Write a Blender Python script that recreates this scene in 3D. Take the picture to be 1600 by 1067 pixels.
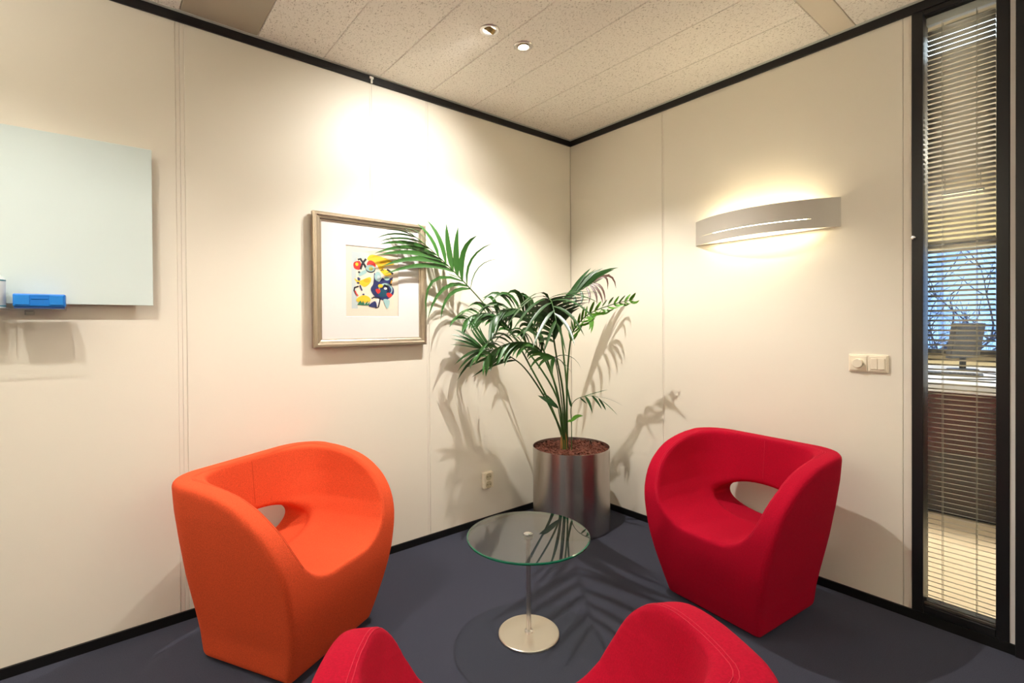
import bpy, bmesh, math, random
import numpy as np
from mathutils import Vector, Matrix
from mathutils.bvhtree import BVHTree

random.seed(7)
for o in list(bpy.data.objects):
    bpy.data.objects.remove(o)
scene = bpy.context.scene
COL = scene.collection

# ------------------------------------------------------------------ camera
cam_data = bpy.data.cameras.new('camera')
cam = bpy.data.objects.new('camera', cam_data)
COL.objects.link(cam)
cam_data.sensor_width = 36.0
cam_data.lens = 17.3845
cam_data.shift_y = -0.013416
cam_data.clip_start = 0.02
YAW, PITCH, ROLL = 0.688113, -0.0072737, -0.0063398
_f = Vector((math.sin(YAW) * math.cos(PITCH), math.cos(YAW) * math.cos(PITCH), math.sin(PITCH)))
_r = Vector((math.cos(YAW), -math.sin(YAW), 0))
_u = _r.cross(_f)
_r2 = _r * math.cos(ROLL) + _u * math.sin(ROLL)
_u2 = -_r * math.sin(ROLL) + _u * math.cos(ROLL)
_m = Matrix(((_r2.x, _u2.x, -_f.x), (_r2.y, _u2.y, -_f.y), (_r2.z, _u2.z, -_f.z))).to_4x4()
_m.translation = (-2.65581, -2.54238, 1.26644)
cam.matrix_world = _m
scene.camera = cam

# ------------------------------------------------------------------ world, exposure
world = bpy.data.worlds.new('world')
scene.world = world
world.use_nodes = True
wn = world.node_tree.nodes
wn['Background'].inputs[0].default_value = (0.27, 0.44, 0.78, 1)
wn['Background'].inputs[1].default_value = 1.7
scene.view_settings.view_transform = 'Standard'
scene.view_settings.look = 'None'
scene.view_settings.gamma = 1.0
scene.view_settings.use_curve_mapping = False
scene.view_settings.exposure = 0.88

SPOT_PICTURE = 27.0      # left gimbal spot, washes the picture wall
SPOT_CORNER = 74.0       # right gimbal spot, over the table
SPOT_BOARD = 26.0        # pair of spots over the glass board
PANEL_FILL = 0.8         # unseen ceiling panels added for fill light
TUBE_GLOW = 30.0         # tube in the wall lamp
FILL_UPLIGHT = 94.0           # added, unseen torchieres that brighten the ceiling
CEILING = 2.605

# ------------------------------------------------------------------ helpers
def srgb(r, g, b):
    def c(v):
        v /= 255.0
        return v / 12.92 if v <= 0.04045 else ((v + 0.055) / 1.055) ** 2.4
    return (c(r), c(g), c(b), 1.0)

MATS = {}
def mat(name, color, rough=0.6, metal=0.0, spec=0.5, noise=None, bump=None, **kw):
    """noise=(scale, amount) mottles the colour, bump=(scale, strength) adds fine relief"""
    if name in MATS:
        return MATS[name]
    m = bpy.data.materials.new(name)
    m.use_nodes = True
    nt = m.node_tree
    b = nt.nodes['Principled BSDF']
    b.inputs['Base Color'].default_value = color
    b.inputs['Roughness'].default_value = rough
    b.inputs['Metallic'].default_value = metal
    b.inputs['Specular IOR Level'].default_value = spec
    for k, v in kw.items():
        b.inputs[k].default_value = v
    if noise or bump:
        tc = nt.nodes.new('ShaderNodeTexCoord')
    if noise:
        n = nt.nodes.new('ShaderNodeTexNoise')
        n.inputs['Scale'].default_value = noise[0]
        n.inputs['Detail'].default_value = 4
        nt.links.new(tc.outputs['Object'], n.inputs['Vector'])
        mx = nt.nodes.new('ShaderNodeMix')
        mx.data_type = 'RGBA'
        k = noise[1]
        mx.inputs[6].default_value = tuple(c * (1 - k) for c in color[:3]) + (1,)
        mx.inputs[7].default_value = tuple(min(1, c * (1 + k)) for c in color[:3]) + (1,)
        nt.links.new(n.outputs['Fac'], mx.inputs[0])
        nt.links.new(mx.outputs[2], b.inputs['Base Color'])
    if bump:
        n2 = nt.nodes.new('ShaderNodeTexNoise')
        n2.inputs['Scale'].default_value = bump[0]
        n2.inputs['Detail'].default_value = 3
        nt.links.new(tc.outputs['Object'], n2.inputs['Vector'])
        bp = nt.nodes.new('ShaderNodeBump')
        bp.inputs['Strength'].default_value = bump[1]
        bp.inputs['Distance'].default_value = 0.004
        nt.links.new(n2.outputs['Fac'], bp.inputs['Height'])
        nt.links.new(bp.outputs['Normal'], b.inputs['Normal'])
    MATS[name] = m
    return m

def emit(name, color, strength):
    if name in MATS:
        return MATS[name]
    m = bpy.data.materials.new(name)
    m.use_nodes = True
    nt = m.node_tree
    nt.nodes.remove(nt.nodes['Principled BSDF'])
    e = nt.nodes.new('ShaderNodeEmission')
    e.inputs[0].default_value = color
    e.inputs[1].default_value = strength
    nt.links.new(e.outputs[0], nt.nodes['Material Output'].inputs[0])
    MATS[name] = m
    return m

def clear(name, tint, gloss=1.0, rough=0.0):
    """clear pane: tinted transmission plus Fresnel reflection"""
    if name in MATS:
        return MATS[name]
    m = bpy.data.materials.new(name)
    m.use_nodes = True
    nt = m.node_tree
    nt.nodes.remove(nt.nodes['Principled BSDF'])
    t = nt.nodes.new('ShaderNodeBsdfTransparent')
    t.inputs[0].default_value = tint
    g = nt.nodes.new('ShaderNodeBsdfGlossy')
    g.inputs['Roughness'].default_value = rough
    fr = nt.nodes.new('ShaderNodeFresnel')
    fr.inputs[0].default_value = 1.5
    mu = nt.nodes.new('ShaderNodeMath')
    mu.operation = 'MULTIPLY'
    mu.inputs[1].default_value = gloss
    nt.links.new(fr.outputs[0], mu.inputs[0])
    mx = nt.nodes.new('ShaderNodeMixShader')
    nt.links.new(mu.outputs[0], mx.inputs[0])
    nt.links.new(t.outputs[0], mx.inputs[1])
    nt.links.new(g.outputs[0], mx.inputs[2])
    nt.links.new(mx.outputs[0], nt.nodes['Material Output'].inputs[0])
    MATS[name] = m
    return m

def wm(o):
    """world matrix without waiting for the depsgraph"""
    if o.parent is None:
        return o.matrix_basis.copy()
    return wm(o.parent) @ o.matrix_parent_inverse @ o.matrix_basis

def adopt(o, parent):
    o.parent = parent
    o.matrix_parent_inverse = wm(parent).inverted()

def obj(name, verts, faces, material, parent=None, smooth=False, mats=None, fmat=None, keep=False):
    """one mesh object from world coordinates; origin goes to the middle of its underside"""
    v = np.asarray(verts, float).reshape(-1, 3)
    lo, hi = v.min(0), v.max(0)
    org = np.array([(lo[0] + hi[0]) / 2, (lo[1] + hi[1]) / 2, lo[2]]) if not keep else np.zeros(3)
    me = bpy.data.meshes.new(name)
    me.from_pydata([tuple(p) for p in (v - org)], [], [tuple(int(i) for i in f) for f in faces])
    for m in (mats or [material]):
        me.materials.append(m)
    if fmat is not None:
        me.polygons.foreach_set('material_index', fmat)
    if smooth:
        me.polygons.foreach_set('use_smooth', [True] * len(me.polygons))
    me.update()
    o = bpy.data.objects.new(name, me)
    o.location = org
    COL.objects.link(o)
    if parent is not None:
        adopt(o, parent)
    return o

def empty(name, loc, rz=0.0):
    o = bpy.data.objects.new(name, None)
    o.location = loc
    o.rotation_euler = (0, 0, rz)
    o.empty_display_size = 0.1
    COL.objects.link(o)
    return o

def tag(o, label=None, cat=None, group=None, kind=None):
    if label: o['label'] = label
    if cat: o['category'] = cat
    if group: o['group'] = group
    if kind: o['kind'] = kind
    return o

def bm_obj(name, bm, material, parent=None, smooth=False, **k):
    bmesh.ops.recalc_face_normals(bm, faces=bm.faces)
    bm.verts.index_update()
    vs = [tuple(v.co) for v in bm.verts]
    fs = [[v.index for v in f.verts] for f in bm.faces]
    bm.free()
    return obj(name, vs, fs, material, parent, smooth, **k)

def bm_box(bm, x0, x1, y0, y1, z0, z1, bevel=0.0, seg=2):
    t = bmesh.new()
    bmesh.ops.create_cube(t, size=1)
    for v in t.verts:
        v.co = Vector((x0 + (v.co.x + .5) * (x1 - x0), y0 + (v.co.y + .5) * (y1 - y0), z0 + (v.co.z + .5) * (z1 - z0)))
    if bevel:
        bmesh.ops.bevel(t, geom=list(t.edges), offset=bevel, segments=seg, affect='EDGES', profile=0.5)
    me = bpy.data.meshes.new('tmp')
    t.to_mesh(me); t.free()
    bm.from_mesh(me)
    bpy.data.meshes.remove(me)

def box(name, x0, x1, y0, y1, z0, z1, material, parent=None, bevel=0.0, seg=2):
    bm = bmesh.new()
    bm_box(bm, min(x0, x1), max(x0, x1), min(y0, y1), max(y0, y1), min(z0, z1), max(z0, z1), bevel, seg)
    return bm_obj(name, bm, material, parent)

def lathe(profile, n=48, axis=(0, 0, 1), origin=(0, 0, 0)):
    """profile [(r, h)] turned round an axis; returns verts, faces (r = 0 closes)"""
    ax = Vector(axis).normalized()
    a = ax.orthogonal().normalized()
    b = ax.cross(a)
    vs, fs, rings = [], [], []
    for r, h in profile:
        if r < 1e-7:
            vs.append(Vector(origin) + ax * h); rings.append([len(vs) - 1])
        else:
            ring = []
            for i in range(n):
                t = 2 * math.pi * i / n
                vs.append(Vector(origin) + ax * h + (a * math.cos(t) + b * math.sin(t)) * r)
                ring.append(len(vs) - 1)
            rings.append(ring)
    for p, q in zip(rings, rings[1:]):
        for i in range(n):
            j = (i + 1) % n
            if len(p) == 1 and len(q) == 1: continue
            if len(p) == 1: fs.append((p[0], q[i], q[j]))
            elif len(q) == 1: fs.append((p[i], p[j], q[0]))
            else: fs.append((p[i], p[j], q[j], q[i]))
    return vs, fs

def turned(name, profile, material, parent=None, n=48, axis=(0, 0, 1), origin=(0, 0, 0), smooth=True):
    vs, fs = lathe(profile, n, axis, origin)
    o = obj(name, vs, fs, material, parent, smooth)
    if smooth:
        sharp(o)
    return o

def sharp(o, angle=0.6):
    """keep hard edges hard under smooth shading"""
    me = o.data
    bm = bmesh.new(); bm.from_mesh(me)
    bmesh.ops.recalc_face_normals(bm, faces=bm.faces)
    for e in bm.edges:
        if len(e.link_faces) == 2 and e.calc_face_angle(0) > angle:
            e.smooth = False
    bm.to_mesh(me); bm.free()

def tube_geo(pts, radii, n=8, cap=True):
    pts = [Vector(p) for p in pts]
    if not hasattr(radii, '__len__'): radii = [radii] * len(pts)
    vs, fs = [], []
    up = None
    for i, p in enumerate(pts):
        t = (pts[min(i + 1, len(pts) - 1)] - pts[max(i - 1, 0)]).normalized()
        a = t.orthogonal().normalized() if up is None else (up - t * up.dot(t)).normalized()
        up = a
        b = t.cross(a)
        for k in range(n):
            w = 2 * math.pi * k / n
            vs.append(p + (a * math.cos(w) + b * math.sin(w)) * radii[i])
    for i in range(len(pts) - 1):
        for k in range(n):
            j = (k + 1) % n
            fs.append((i * n + k, i * n + j, (i + 1) * n + j, (i + 1) * n + k))
    if cap:
        fs.append(tuple(range(n - 1, -1, -1)))
        fs.append(tuple(range((len(pts) - 1) * n, len(pts) * n)))
    return vs, fs

def tube(name, pts, radii, material, parent=None, n=8):
    vs, fs = tube_geo(pts, radii, n)
    return obj(name, vs, fs, material, parent, True)

def spline(pts, n):
    """Catmull-Rom through pts, n samples evenly spread in parameter"""
    P = [Vector(p) for p in pts]
    P = [P[0] * 2 - P[1]] + P + [P[-1] * 2 - P[-2]]
    out = []
    segs = len(P) - 3
    for i in range(n):
        s = i / (n - 1) * segs
        k = min(int(s), segs - 1); t = s - k
        a, b, c, d = P[k:k + 4]
        out.append(0.5 * ((2 * b) + (c - a) * t + (2 * a - 5 * b + 4 * c - d) * t * t + (3 * b - a - 3 * c + d) * t ** 3))
    return out

# ------------------------------------------------------------------ materials
M_WALL = mat('wall_laminate', srgb(236, 230, 214), 0.45, bump=(350, 0.05), noise=(1.2, 0.012))
M_JOINT = mat('joint_strip', srgb(234, 227, 212), 0.45)
M_BLACK = mat('black_aluminium', srgb(26, 25, 26), 0.35, spec=0.4)
M_BLACKBASE = mat('black_skirting', srgb(15, 15, 16), 0.5, spec=0.3)
M_WHITE = mat('white_plastic', srgb(238, 234, 222), 0.35)
M_CREAM = mat('cream_plastic', srgb(238, 228, 205), 0.35)
M_STEEL = mat('brushed_steel', srgb(206, 202, 196), 0.28, 1.0)
M_CHROME = mat('chrome', srgb(220, 220, 222), 0.12, 1.0)
M_GRAYEDGE = mat('edge_angle', srgb(196, 200, 190), 0.5)

def carpet_mat():
    m = mat('carpet', srgb(66, 68, 80), 0.95, spec=0.1, noise=(420, 0.5), bump=(700, 0.6))
    return m
M_CARPET = carpet_mat()

def tile_mat():
    m = bpy.data.materials.new('fissured_tile'); m.use_nodes = True
    nt = m.node_tree; b = nt.nodes['Principled BSDF']
    b.inputs['Roughness'].default_value = 0.9
    b.inputs['Specular IOR Level'].default_value = 0.15
    tc = nt.nodes.new('ShaderNodeTexCoord')
    oi = nt.nodes.new('ShaderNodeObjectInfo')
    add = nt.nodes.new('ShaderNodeVectorMath'); add.operation = 'ADD'
    sc = nt.nodes.new('ShaderNodeVectorMath'); sc.operation = 'SCALE'
    nt.links.new(oi.outputs['Random'], sc.inputs[0]); sc.inputs[3].default_value = 37.0
    nt.links.new(tc.outputs['Object'], add.inputs[0]); nt.links.new(sc.outputs[0], add.inputs[1])
    mp = nt.nodes.new('ShaderNodeMapping'); mp.inputs['Scale'].default_value = (1.0, 0.55, 1.0)
    nt.links.new(add.outputs[0], mp.inputs[0])
    n = nt.nodes.new('ShaderNodeTexNoise'); n.inputs['Scale'].default_value = 190; n.inputs['Detail'].default_value = 2
    n.inputs['Distortion'].default_value = 0.8
    nt.links.new(mp.outputs[0], n.inputs['Vector'])
    r = nt.nodes.new('ShaderNodeValToRGB')
    r.color_ramp.elements[0].position = 0.33; r.color_ramp.elements[0].color = srgb(190, 182, 166)
    r.color_ramp.elements[1].position = 0.42; r.color_ramp.elements[1].color = srgb(243, 238, 226)
    nt.links.new(n.outputs['Fac'], r.inputs[0]); nt.links.new(r.outputs[0], b.inputs['Base Color'])
    bp = nt.nodes.new('ShaderNodeBump'); bp.inputs['Strength'].default_value = 0.5; bp.inputs['Distance'].default_value = 0.002
    nt.links.new(r.outputs[0], bp.inputs['Height']); nt.links.new(bp.outputs[0], b.inputs['Normal'])
    return m
M_TILE = tile_mat()
M_BAND = mat('ceiling_band', srgb(226, 216, 196), 0.55)
M_GRILLE = mat('grey_ceiling_panel', srgb(178, 168, 148), 0.6)
# ------------------------------------------------------------------ room shell
RX, RY = -5.4, -5.2                      # room runs from the corner at (0, 0) to here
tag(box('floor', RX, 0.02, RY, 0.02, -0.05, 0.0, M_CARPET), kind='structure')

wl = tag(box('wall_left', RX, 0.10, 0.012, 0.10, 0.0, CEILING + .1, M_JOINT), kind='structure')
for x1, x0 in ((0.0, -1.192), (-1.208, -2.384), (-2.416, -3.592), (-3.608, RX)):
    box('panel', x0, x1, 0.0, 0.02, 0.0, CEILING, M_WALL, wl, 0.002, 1)
for x0, x1 in ((-1.2078, -1.1922), (-2.4158, -2.4002), (-2.3998, -2.3842), (-3.6078, -3.5922)):
    box('joint_strip', x0, x1, 0.002, 0.02, 0.0, CEILING, M_JOINT, wl, 0.0015, 1)

WIN0, WIN1, DOOR0 = -1.997, -2.293, -2.309
wr = tag(box('wall_right', 0.012, 0.10, WIN0 - .001, 0.10, 0.0, CEILING + .1, M_JOINT), kind='structure')
for y1, y0 in ((0.0, -0.776), (-0.788, -1.966)):
    box('panel', 0.0, 0.02, y0, y1, 0.0, CEILING, M_WALL, wr, 0.002, 1)
box('joint_strip', 0.002, 0.02, -0.7875, -0.7765, 0.0, CEILING, M_JOINT, wr, 0.0015, 1)
box('joint_strip', 0.0, 0.02, WIN0, -1.9675, 0.0, CEILING, M_JOINT, wr, 0.0015, 1)

# black cover strips under the ceiling and black skirting
tag(box('trim_1', RX, 0.0, -0.012, 0.0, 2.5655, CEILING, M_BLACK, None, 0.002, 1), kind='structure')
tag(box('trim_2', -0.012, 0.0, DOOR0, -0.012, 2.5655, CEILING, M_BLACK, None, 0.002, 1), kind='structure')
tag(box('baseboard_left', RX, 0.0, -0.010, 0.0, 0.0, 0.0386, M_BLACKBASE), kind='structure')
tag(box('baseboard_right', -0.010, 0.0, DOOR0, -0.010, 0.0, 0.0386, M_BLACKBASE), kind='structure')

# ceiling: 30 cm planks between band rails
ce = tag(box('ceiling', RX, 0.02, RY, 0.02, CEILING + .02, CEILING + .08, M_BAND), kind='structure')
box('edge_angle', RX, -0.012, -0.030, -0.012, CEILING - .002, CEILING + .006, M_GRAYEDGE, ce)
box('edge_angle', -0.030, -0.012, RY, -0.030, CEILING - .002, CEILING + .006, M_GRAYEDGE, ce)
plank_mesh = {}
def plank(x1, y0, y1, m):
    key = (round(y1 - y0, 3), m.name)
    if key not in plank_mesh:
        o = box('plank', x1 - .2995, x1 - .0005, y0, y1, CEILING, CEILING + .018, m, ce, 0.0035, 1)
        plank_mesh[key] = o.data
        return o
    o = bpy.data.objects.new('plank', plank_mesh[key])
    o.location = (x1 - .15, (y0 + y1) / 2, CEILING)
    COL.objects.link(o)
    adopt(o, ce)
    return o
for i in range(18):
    plank(-0.3 * i, -1.698, -0.001, M_GRILLE if i == 7 else M_TILE)
    plank(-0.3 * i, -3.40, -1.802, M_TILE)
    plank(-0.3 * i, RY, -3.502, M_TILE)
for y0, y1 in ((-1.80, -1.70), (-3.50, -3.402)):
    box('band_rail', RX, -0.0, y0, y1, CEILING - .001, CEILING + .018, M_BAND, ce, 0.002, 1)

# walls behind the photographer close the room
tag(box('wall_back', RX, 0.1, RY - .08, RY, 0, CEILING + .1, M_WALL), kind='structure')
tag(box('wall_far_left', RX - .08, RX, RY, 0.1, 0, CEILING + .1, M_WALL), kind='structure')
tag(box('wall_right_rear', 0.0, 0.1, RY, -3.36, 0, CEILING + .1, M_WALL), kind='structure')

# ------------------------------------------------------------------ window in the right wall
w1 = tag(empty('window_1', (0.03, (WIN0 + WIN1) / 2, 0)), kind='structure')
G0, G1, GB, GT = -2.035, -2.255, 0.072, 2.545
box('stile', -0.006, 0.085, G0, WIN0, 0.0386, 2.5655, M_BLACK, w1, 0.002, 1)
box('stile', -0.006, 0.085, WIN1, G1, 0.0386, 2.5655, M_BLACK, w1, 0.002, 1)
box('bottom_rail', -0.004, 0.085, G1, G0, 0.0386, GB, M_BLACK, w1, 0.002, 1)
box('top_rail', -0.004, 0.085, G1, G0, GT, CEILING, M_BLACK, w1, 0.002, 1)
box('glazing_bead', 0.008, 0.016, G1, G0, GB, GB + .012, mat('bronze_bead', srgb(92, 86, 78), 0.4, 0.5), w1, 0.002, 1)
M_PANE = clear('window_pane', (0.97, 0.98, 0.97, 1), 0.55)
box('glass_pane', 0.012, 0.016, G1, G0, GB, GT, M_PANE, w1)
box('glass_pane', 0.070, 0.074, G1, G0, GB, GT, M_PANE, w1)
turned('knob', [(0, 0), (.006, 0), (.006, .012), (.0085, .014), (.0085, .020), (.006, .023), (0, .024)], M_CHROME, w1, 20, (-1, 0, 0), (-0.006, -2.006, 1.621))
# pale sealing strip between window and door frame, then the door
tag(box('trim_3', -0.002, 0.08, DOOR0, WIN1, 0.03, CEILING, mat('pale_seal', srgb(236, 232, 226), 0.5)), kind='structure')
d1 = tag(empty('door_1', (0.03, -2.83, 0)), kind='structure')
box('door_frame', -0.020, 0.09, DOOR0 - .06, DOOR0, 0, CEILING, M_BLACK, d1, 0.002, 1)
box('door_frame', -0.020, 0.09, -3.36, -3.30, 0, CEILING, M_BLACK, d1, 0.002, 1)
box('door_frame', -0.020, 0.09, -3.30, DOOR0 - .06, 2.10, CEILING, M_BLACK, d1, 0.002, 1)
box('door_leaf', 0.01, 0.05, -3.297, DOOR0 - .063, 0.008, 2.095, mat('door_laminate', srgb(60, 58, 56), 0.4), d1, 0.002, 1)
tube('door_handle', [(0.01, -2.44, 1.05), (-0.045, -2.44, 1.05), (-0.045, -2.56, 1.05)], 0.009, M_STEEL, d1, 10)

# venetian blind between the panes
M_SLAT = mat('slat_enamel', srgb(226, 218, 202), 0.4)
vb = tag(empty('venetian_blind', (0.043, (G0 + G1) / 2, GB)), 'off-white venetian blind inside the narrow black-framed window', 'blind')
box('head_rail', 0.030, 0.056, G1 + .004, G0 - .004, GT - .034, GT - .002, mat('blind_rail', srgb(214, 214, 206), 0.4), vb, 0.002, 1)
box('bottom_rail', 0.033, 0.053, G1 + .004, G0 - .004, GB + .006, GB + .018, mat('blind_bottom', srgb(170, 172, 172), 0.4), vb, 0.002, 1)
tilt = math.radians(-18)
first = None
z = GB + .030
while z < GT - .045:
    if first is None:
        vs, fs = [], []
        for i in range(5):
            t = i / 4 - .5
            dx = t * .0245; dz = .0018 * (1 - (2 * t) ** 2)
            X = dx * math.cos(tilt) - dz * math.sin(tilt); Z = dx * math.sin(tilt) + dz * math.cos(tilt)
            for yy in (G1 + .006, G0 - .006):
                for th in (0, -.0004):
                    vs.append((.043 + X, yy, z + Z + th))
        for i in range(4):
            a = i * 4; b = a + 4
            fs += [(a, b, b + 2, a + 2), (a + 1, a + 3, b + 3, b + 1), (a, a + 1, b + 1, b), (a + 2, b + 2, b + 3, a + 3)]
        first = obj('slat', vs, fs, M_SLAT, vb, True)
    else:
        o = first.copy()
        o.location.z = first.location.z + (z - z0)
        COL.objects.link(o)
    if z == GB + .030: z0 = z
    z += .0205
for yy in (-2.090, -2.195):
    for xx in (.0305, .0555):
        tube('ladder_cord', [(xx, yy, GB + .01), (xx, yy, GT - .03)], .0009, mat('cord', srgb(205, 198, 182), 0.7), vb, 5)

# ------------------------------------------------------------------ office seen through the window
M_OFLOOR = mat('pale_floor', srgb(232, 212, 184), 0.5, noise=(3, .04))
M_OWALL = mat('office_wall', srgb(214, 200, 165), 0.7)
tag(box('floor', 0.0, 3.6, -4.5, 1.0, -0.05, 0.0, M_OFLOOR), kind='structure')
oc = tag(box('ceiling', 0.0, 3.7, -4.5, 1.0, CEILING + .002, CEILING + .06, mat('office_ceiling', srgb(226, 212, 190), 0.8)), kind='structure')
ow = tag(empty('wall_office', (3.65, -1.7, 0)), kind='structure')
box('wall_below', 3.6, 3.7, -4.5, 1.0, 0, 0.96, M_OWALL, ow)
box('wall_above', 3.6, 3.7, -4.5, 1.0, 1.96, CEILING + .05, M_OWALL, ow)
tag(box('wall_office_left', 0.1, 3.7, 1.0, 1.08, 0, CEILING + .05, M_OWALL), kind='structure')
tag(box('wall_office_right', 0.1, 3.7, -4.58, -4.5, 0, CEILING + .05, M_OWALL), kind='structure')
w2 = tag(empty('window_2', (3.62, -1.7, .96)), kind='structure')
box('sill', 3.54, 3.66, -4.5, 1.0, .96, 1.0, M_BLACK, w2, .002, 1)
box('blind_box', 3.55, 3.60, -4.5, 1.0, 1.985, 2.012, M_BLACK, w2, .002, 1)
box('head_panel', 3.57, 3.60, -4.5, 1.0, 2.02, 2.26, mat('head_panel', srgb(200, 186, 140), 0.7), w2)
box('glass_pane', 3.64, 3.645, -4.5, 1.0, 1.0, 1.96, M_PANE, w2)
for yy in (-3.4, -2.45, -0.55):
    box('mullion', 3.61, 3.67, yy - .025, yy + .025, 1.0, 1.96, M_BLACK, w2)

dk = tag(empty('office_desk', (2.35, -1.7, 0)), 'white-topped desk with dark red-brown front panel seen through the blind', 'desk')
box('worktop', 1.52, 3.15, -3.0, -0.6, .81, .87, mat('white_top', srgb(222, 224, 232), 0.3), dk, .003, 1)
box('front_panel', 1.55, 1.57, -2.95, -0.65, .42, .81, mat('mahogany', srgb(66, 34, 34), 0.45, noise=(9, .35)), dk)
box('front_panel', 1.553, 1.575, -2.95, -0.65, .03, .42, mat('dark_panel', srgb(58, 50, 48), 0.5), dk)
for sy in (-2.95, -.69):
    box('side_panel', 1.575, 3.1, sy, sy + .04, 0, .81, mat('dark_panel', srgb(58, 50, 48), 0.5), dk)
box('plinth', 1.60, 1.64, -2.9, -0.7, 0.0, .035, M_BLACKBASE, dk)
mo = tag(empty('computer_monitor', (2.75, -1.76, .87)), 'dark computer monitor seen from behind on the white desk', 'monitor')
M_MON = mat('monitor_plastic', srgb(52, 53, 58), 0.5)
bm = bmesh.new()
bm_box(bm, -.02, .02, -.20, .20, .10, .385, .008)
bmesh.ops.rotate(bm, cent=(0, 0, .1), matrix=Matrix.Rotation(math.radians(72), 3, 'Z') @ Matrix.Rotation(math.radians(-9), 3, 'Y'), verts=bm.verts)
bmesh.ops.translate(bm, vec=(2.75, -1.76, .87), verts=bm.verts)
bm_obj('screen_housing', bm, M_MON, mo)
tube('stand_neck', [(2.75, -1.76, .88), (2.755, -1.765, 1.10)], .022, M_MON, mo, 10)
turned('stand_base', [(0, 0), (.10, 0), (.10, .008), (.03, .014), (0, .014)], M_MON, mo, 28, (0, 0, 1), (2.75, -1.76, .87))
kb = tag(empty('keyboard', (2.15, -1.72, .87)), 'dark keyboard lying on the white desk behind the blind', 'keyboard')
box('case', 2.07, 2.22, -1.95, -1.52, .87, .887, M_MON, kb, .004, 1)
for i in range(4):
    for j in range(10):
        if i or j:
            k = key0.copy(); k.location = (2.09 + .033 * i, -1.93 + .042 * j, .887); COL.objects.link(k); k.parent = kb; k.matrix_parent_inverse = key0.matrix_parent_inverse.copy()
        else:
            key0 = box('key', 2.076, 2.104, -1.948, -1.912, .887, .892, mat('keycap', srgb(70, 72, 78), .5), kb)
tag(tube('monitor_cable', spline([(2.60, -1.86, .8747), (2.45, -1.95, .8747), (2.30, -2.06, .8747), (1.95, -2.04, .8747), (1.85, -1.92, .8747), (1.75, -1.80, .8747)], 30), .004, M_MON), 'black cable running across the white desk', 'cable')
cl = tag(empty('strip_luminaire', (.42, -1.7, CEILING)), 'cool white fluorescent strip luminaire on the office ceiling near the window', 'ceiling light')
box('housing', .29, .55, -3.3, -.5, CEILING - .03, CEILING + .001, M_WHITE, cl, .003, 1)
box('diffuser', .31, .53, -3.28, -.52, CEILING - .034, CEILING - .0301, emit('cool_tube', (.82, .92, 1.0, 1), 2.2), cl)
pl = tag(empty('pendant_strip', (3.3, -1.68, 2.3)), 'small yellow-lit strip lamp hanging near the far office window', 'lamp')
box('housing', 3.26, 3.34, -1.82, -1.54, 2.42, 2.45, M_BLACK, pl, .003, 1)
box('diffuser', 3.265, 3.335, -1.815, -1.545, 2.395, 2.4199, emit('yellow_tube', (1, .82, .38, 1), 1.6), pl)
for yy in (-1.80, -1.56):
    tube('suspension', [(3.3, yy, 2.45), (3.3, yy, CEILING)], .002, M_BLACK, pl, 5)
for lx, ly in ((2.2, -.4), (2.2, -3.2)):  # panels added outside the visible strip to brighten the office
    c2 = tag(empty('fill_panel_light', (lx, ly, CEILING)), 'added unseen fill panel in the office ceiling, ' + ('left of the desk' if ly > -1 else 'right of the desk'), 'ceiling light', 'added fill panels of the office')
    box('frame', lx - .32, lx + .32, ly - .32, ly + .32, CEILING - .012, CEILING + .001, M_WHITE, c2, .002, 1)
    box('diffuser', lx - .29, lx + .29, ly - .29, ly + .29, CEILING - .015, CEILING - .0121, emit('office_fill_panel', (1, .93, .80, 1), 42.0), c2)
# bare trees outside the far window
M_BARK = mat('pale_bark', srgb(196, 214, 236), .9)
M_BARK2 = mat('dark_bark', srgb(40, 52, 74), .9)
def bare_tree(x, y, h, m, label, seed):
    rnd = random.Random(seed)
    root = tag(empty('bare_tree', (x, y, -3.0)), label, 'tree', 'trees outside the office window')
    tr = [Vector((x, y, -3.0))]
    for i in range(6):
        tr.append(tr[-1] + Vector((rnd.uniform(-.15, .15), rnd.uniform(-.15, .15), h / 6)))
    tube('trunk', tr, [.14 - .018 * i for i in range(7)], m, root, 8)
    AV, AF = [], []
    def add(p, d, L, r, lev):
        n = 5; pts = [p]
        for i in range(n):
            d = (d + Vector((rnd.uniform(-.25, .25), rnd.uniform(-.25, .25), rnd.uniform(-.12, .2)))).normalized()
            pts.append(pts[-1] + d * L / n)
        v, f = tube_geo(pts, [r * (1 - .75 * i / n) for i in range(n + 1)], 4)
        k = len(AV); AV.extend(v); AF.extend([tuple(a + k for a in q) for q in f])
        if lev:
            for _ in range(5):
                q = pts[rnd.randint(1, n)]
                add(q, (d + Vector((rnd.uniform(-1, 1), rnd.uniform(-1, 1), rnd.uniform(-.5, .7)))).normalized(), L * .6, r * .5, lev - 1)
    for i in range(30):
        p = tr[rnd.randint(2, 6)]
        a = rnd.uniform(0, 2 * math.pi)
        add(p, Vector((math.cos(a), math.sin(a), rnd.uniform(-.1, .8))).normalized(), rnd.uniform(1.2, 2.2), .035, 2)
    tag(obj('branches', AV, AF, m, root), kind='stuff')
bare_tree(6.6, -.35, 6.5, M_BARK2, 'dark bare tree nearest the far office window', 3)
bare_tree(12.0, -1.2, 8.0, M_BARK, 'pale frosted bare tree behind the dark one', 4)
bare_tree(17.5, .6, 9.0, M_BARK, 'pale frosted bare tree farthest from the office window', 5)
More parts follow.
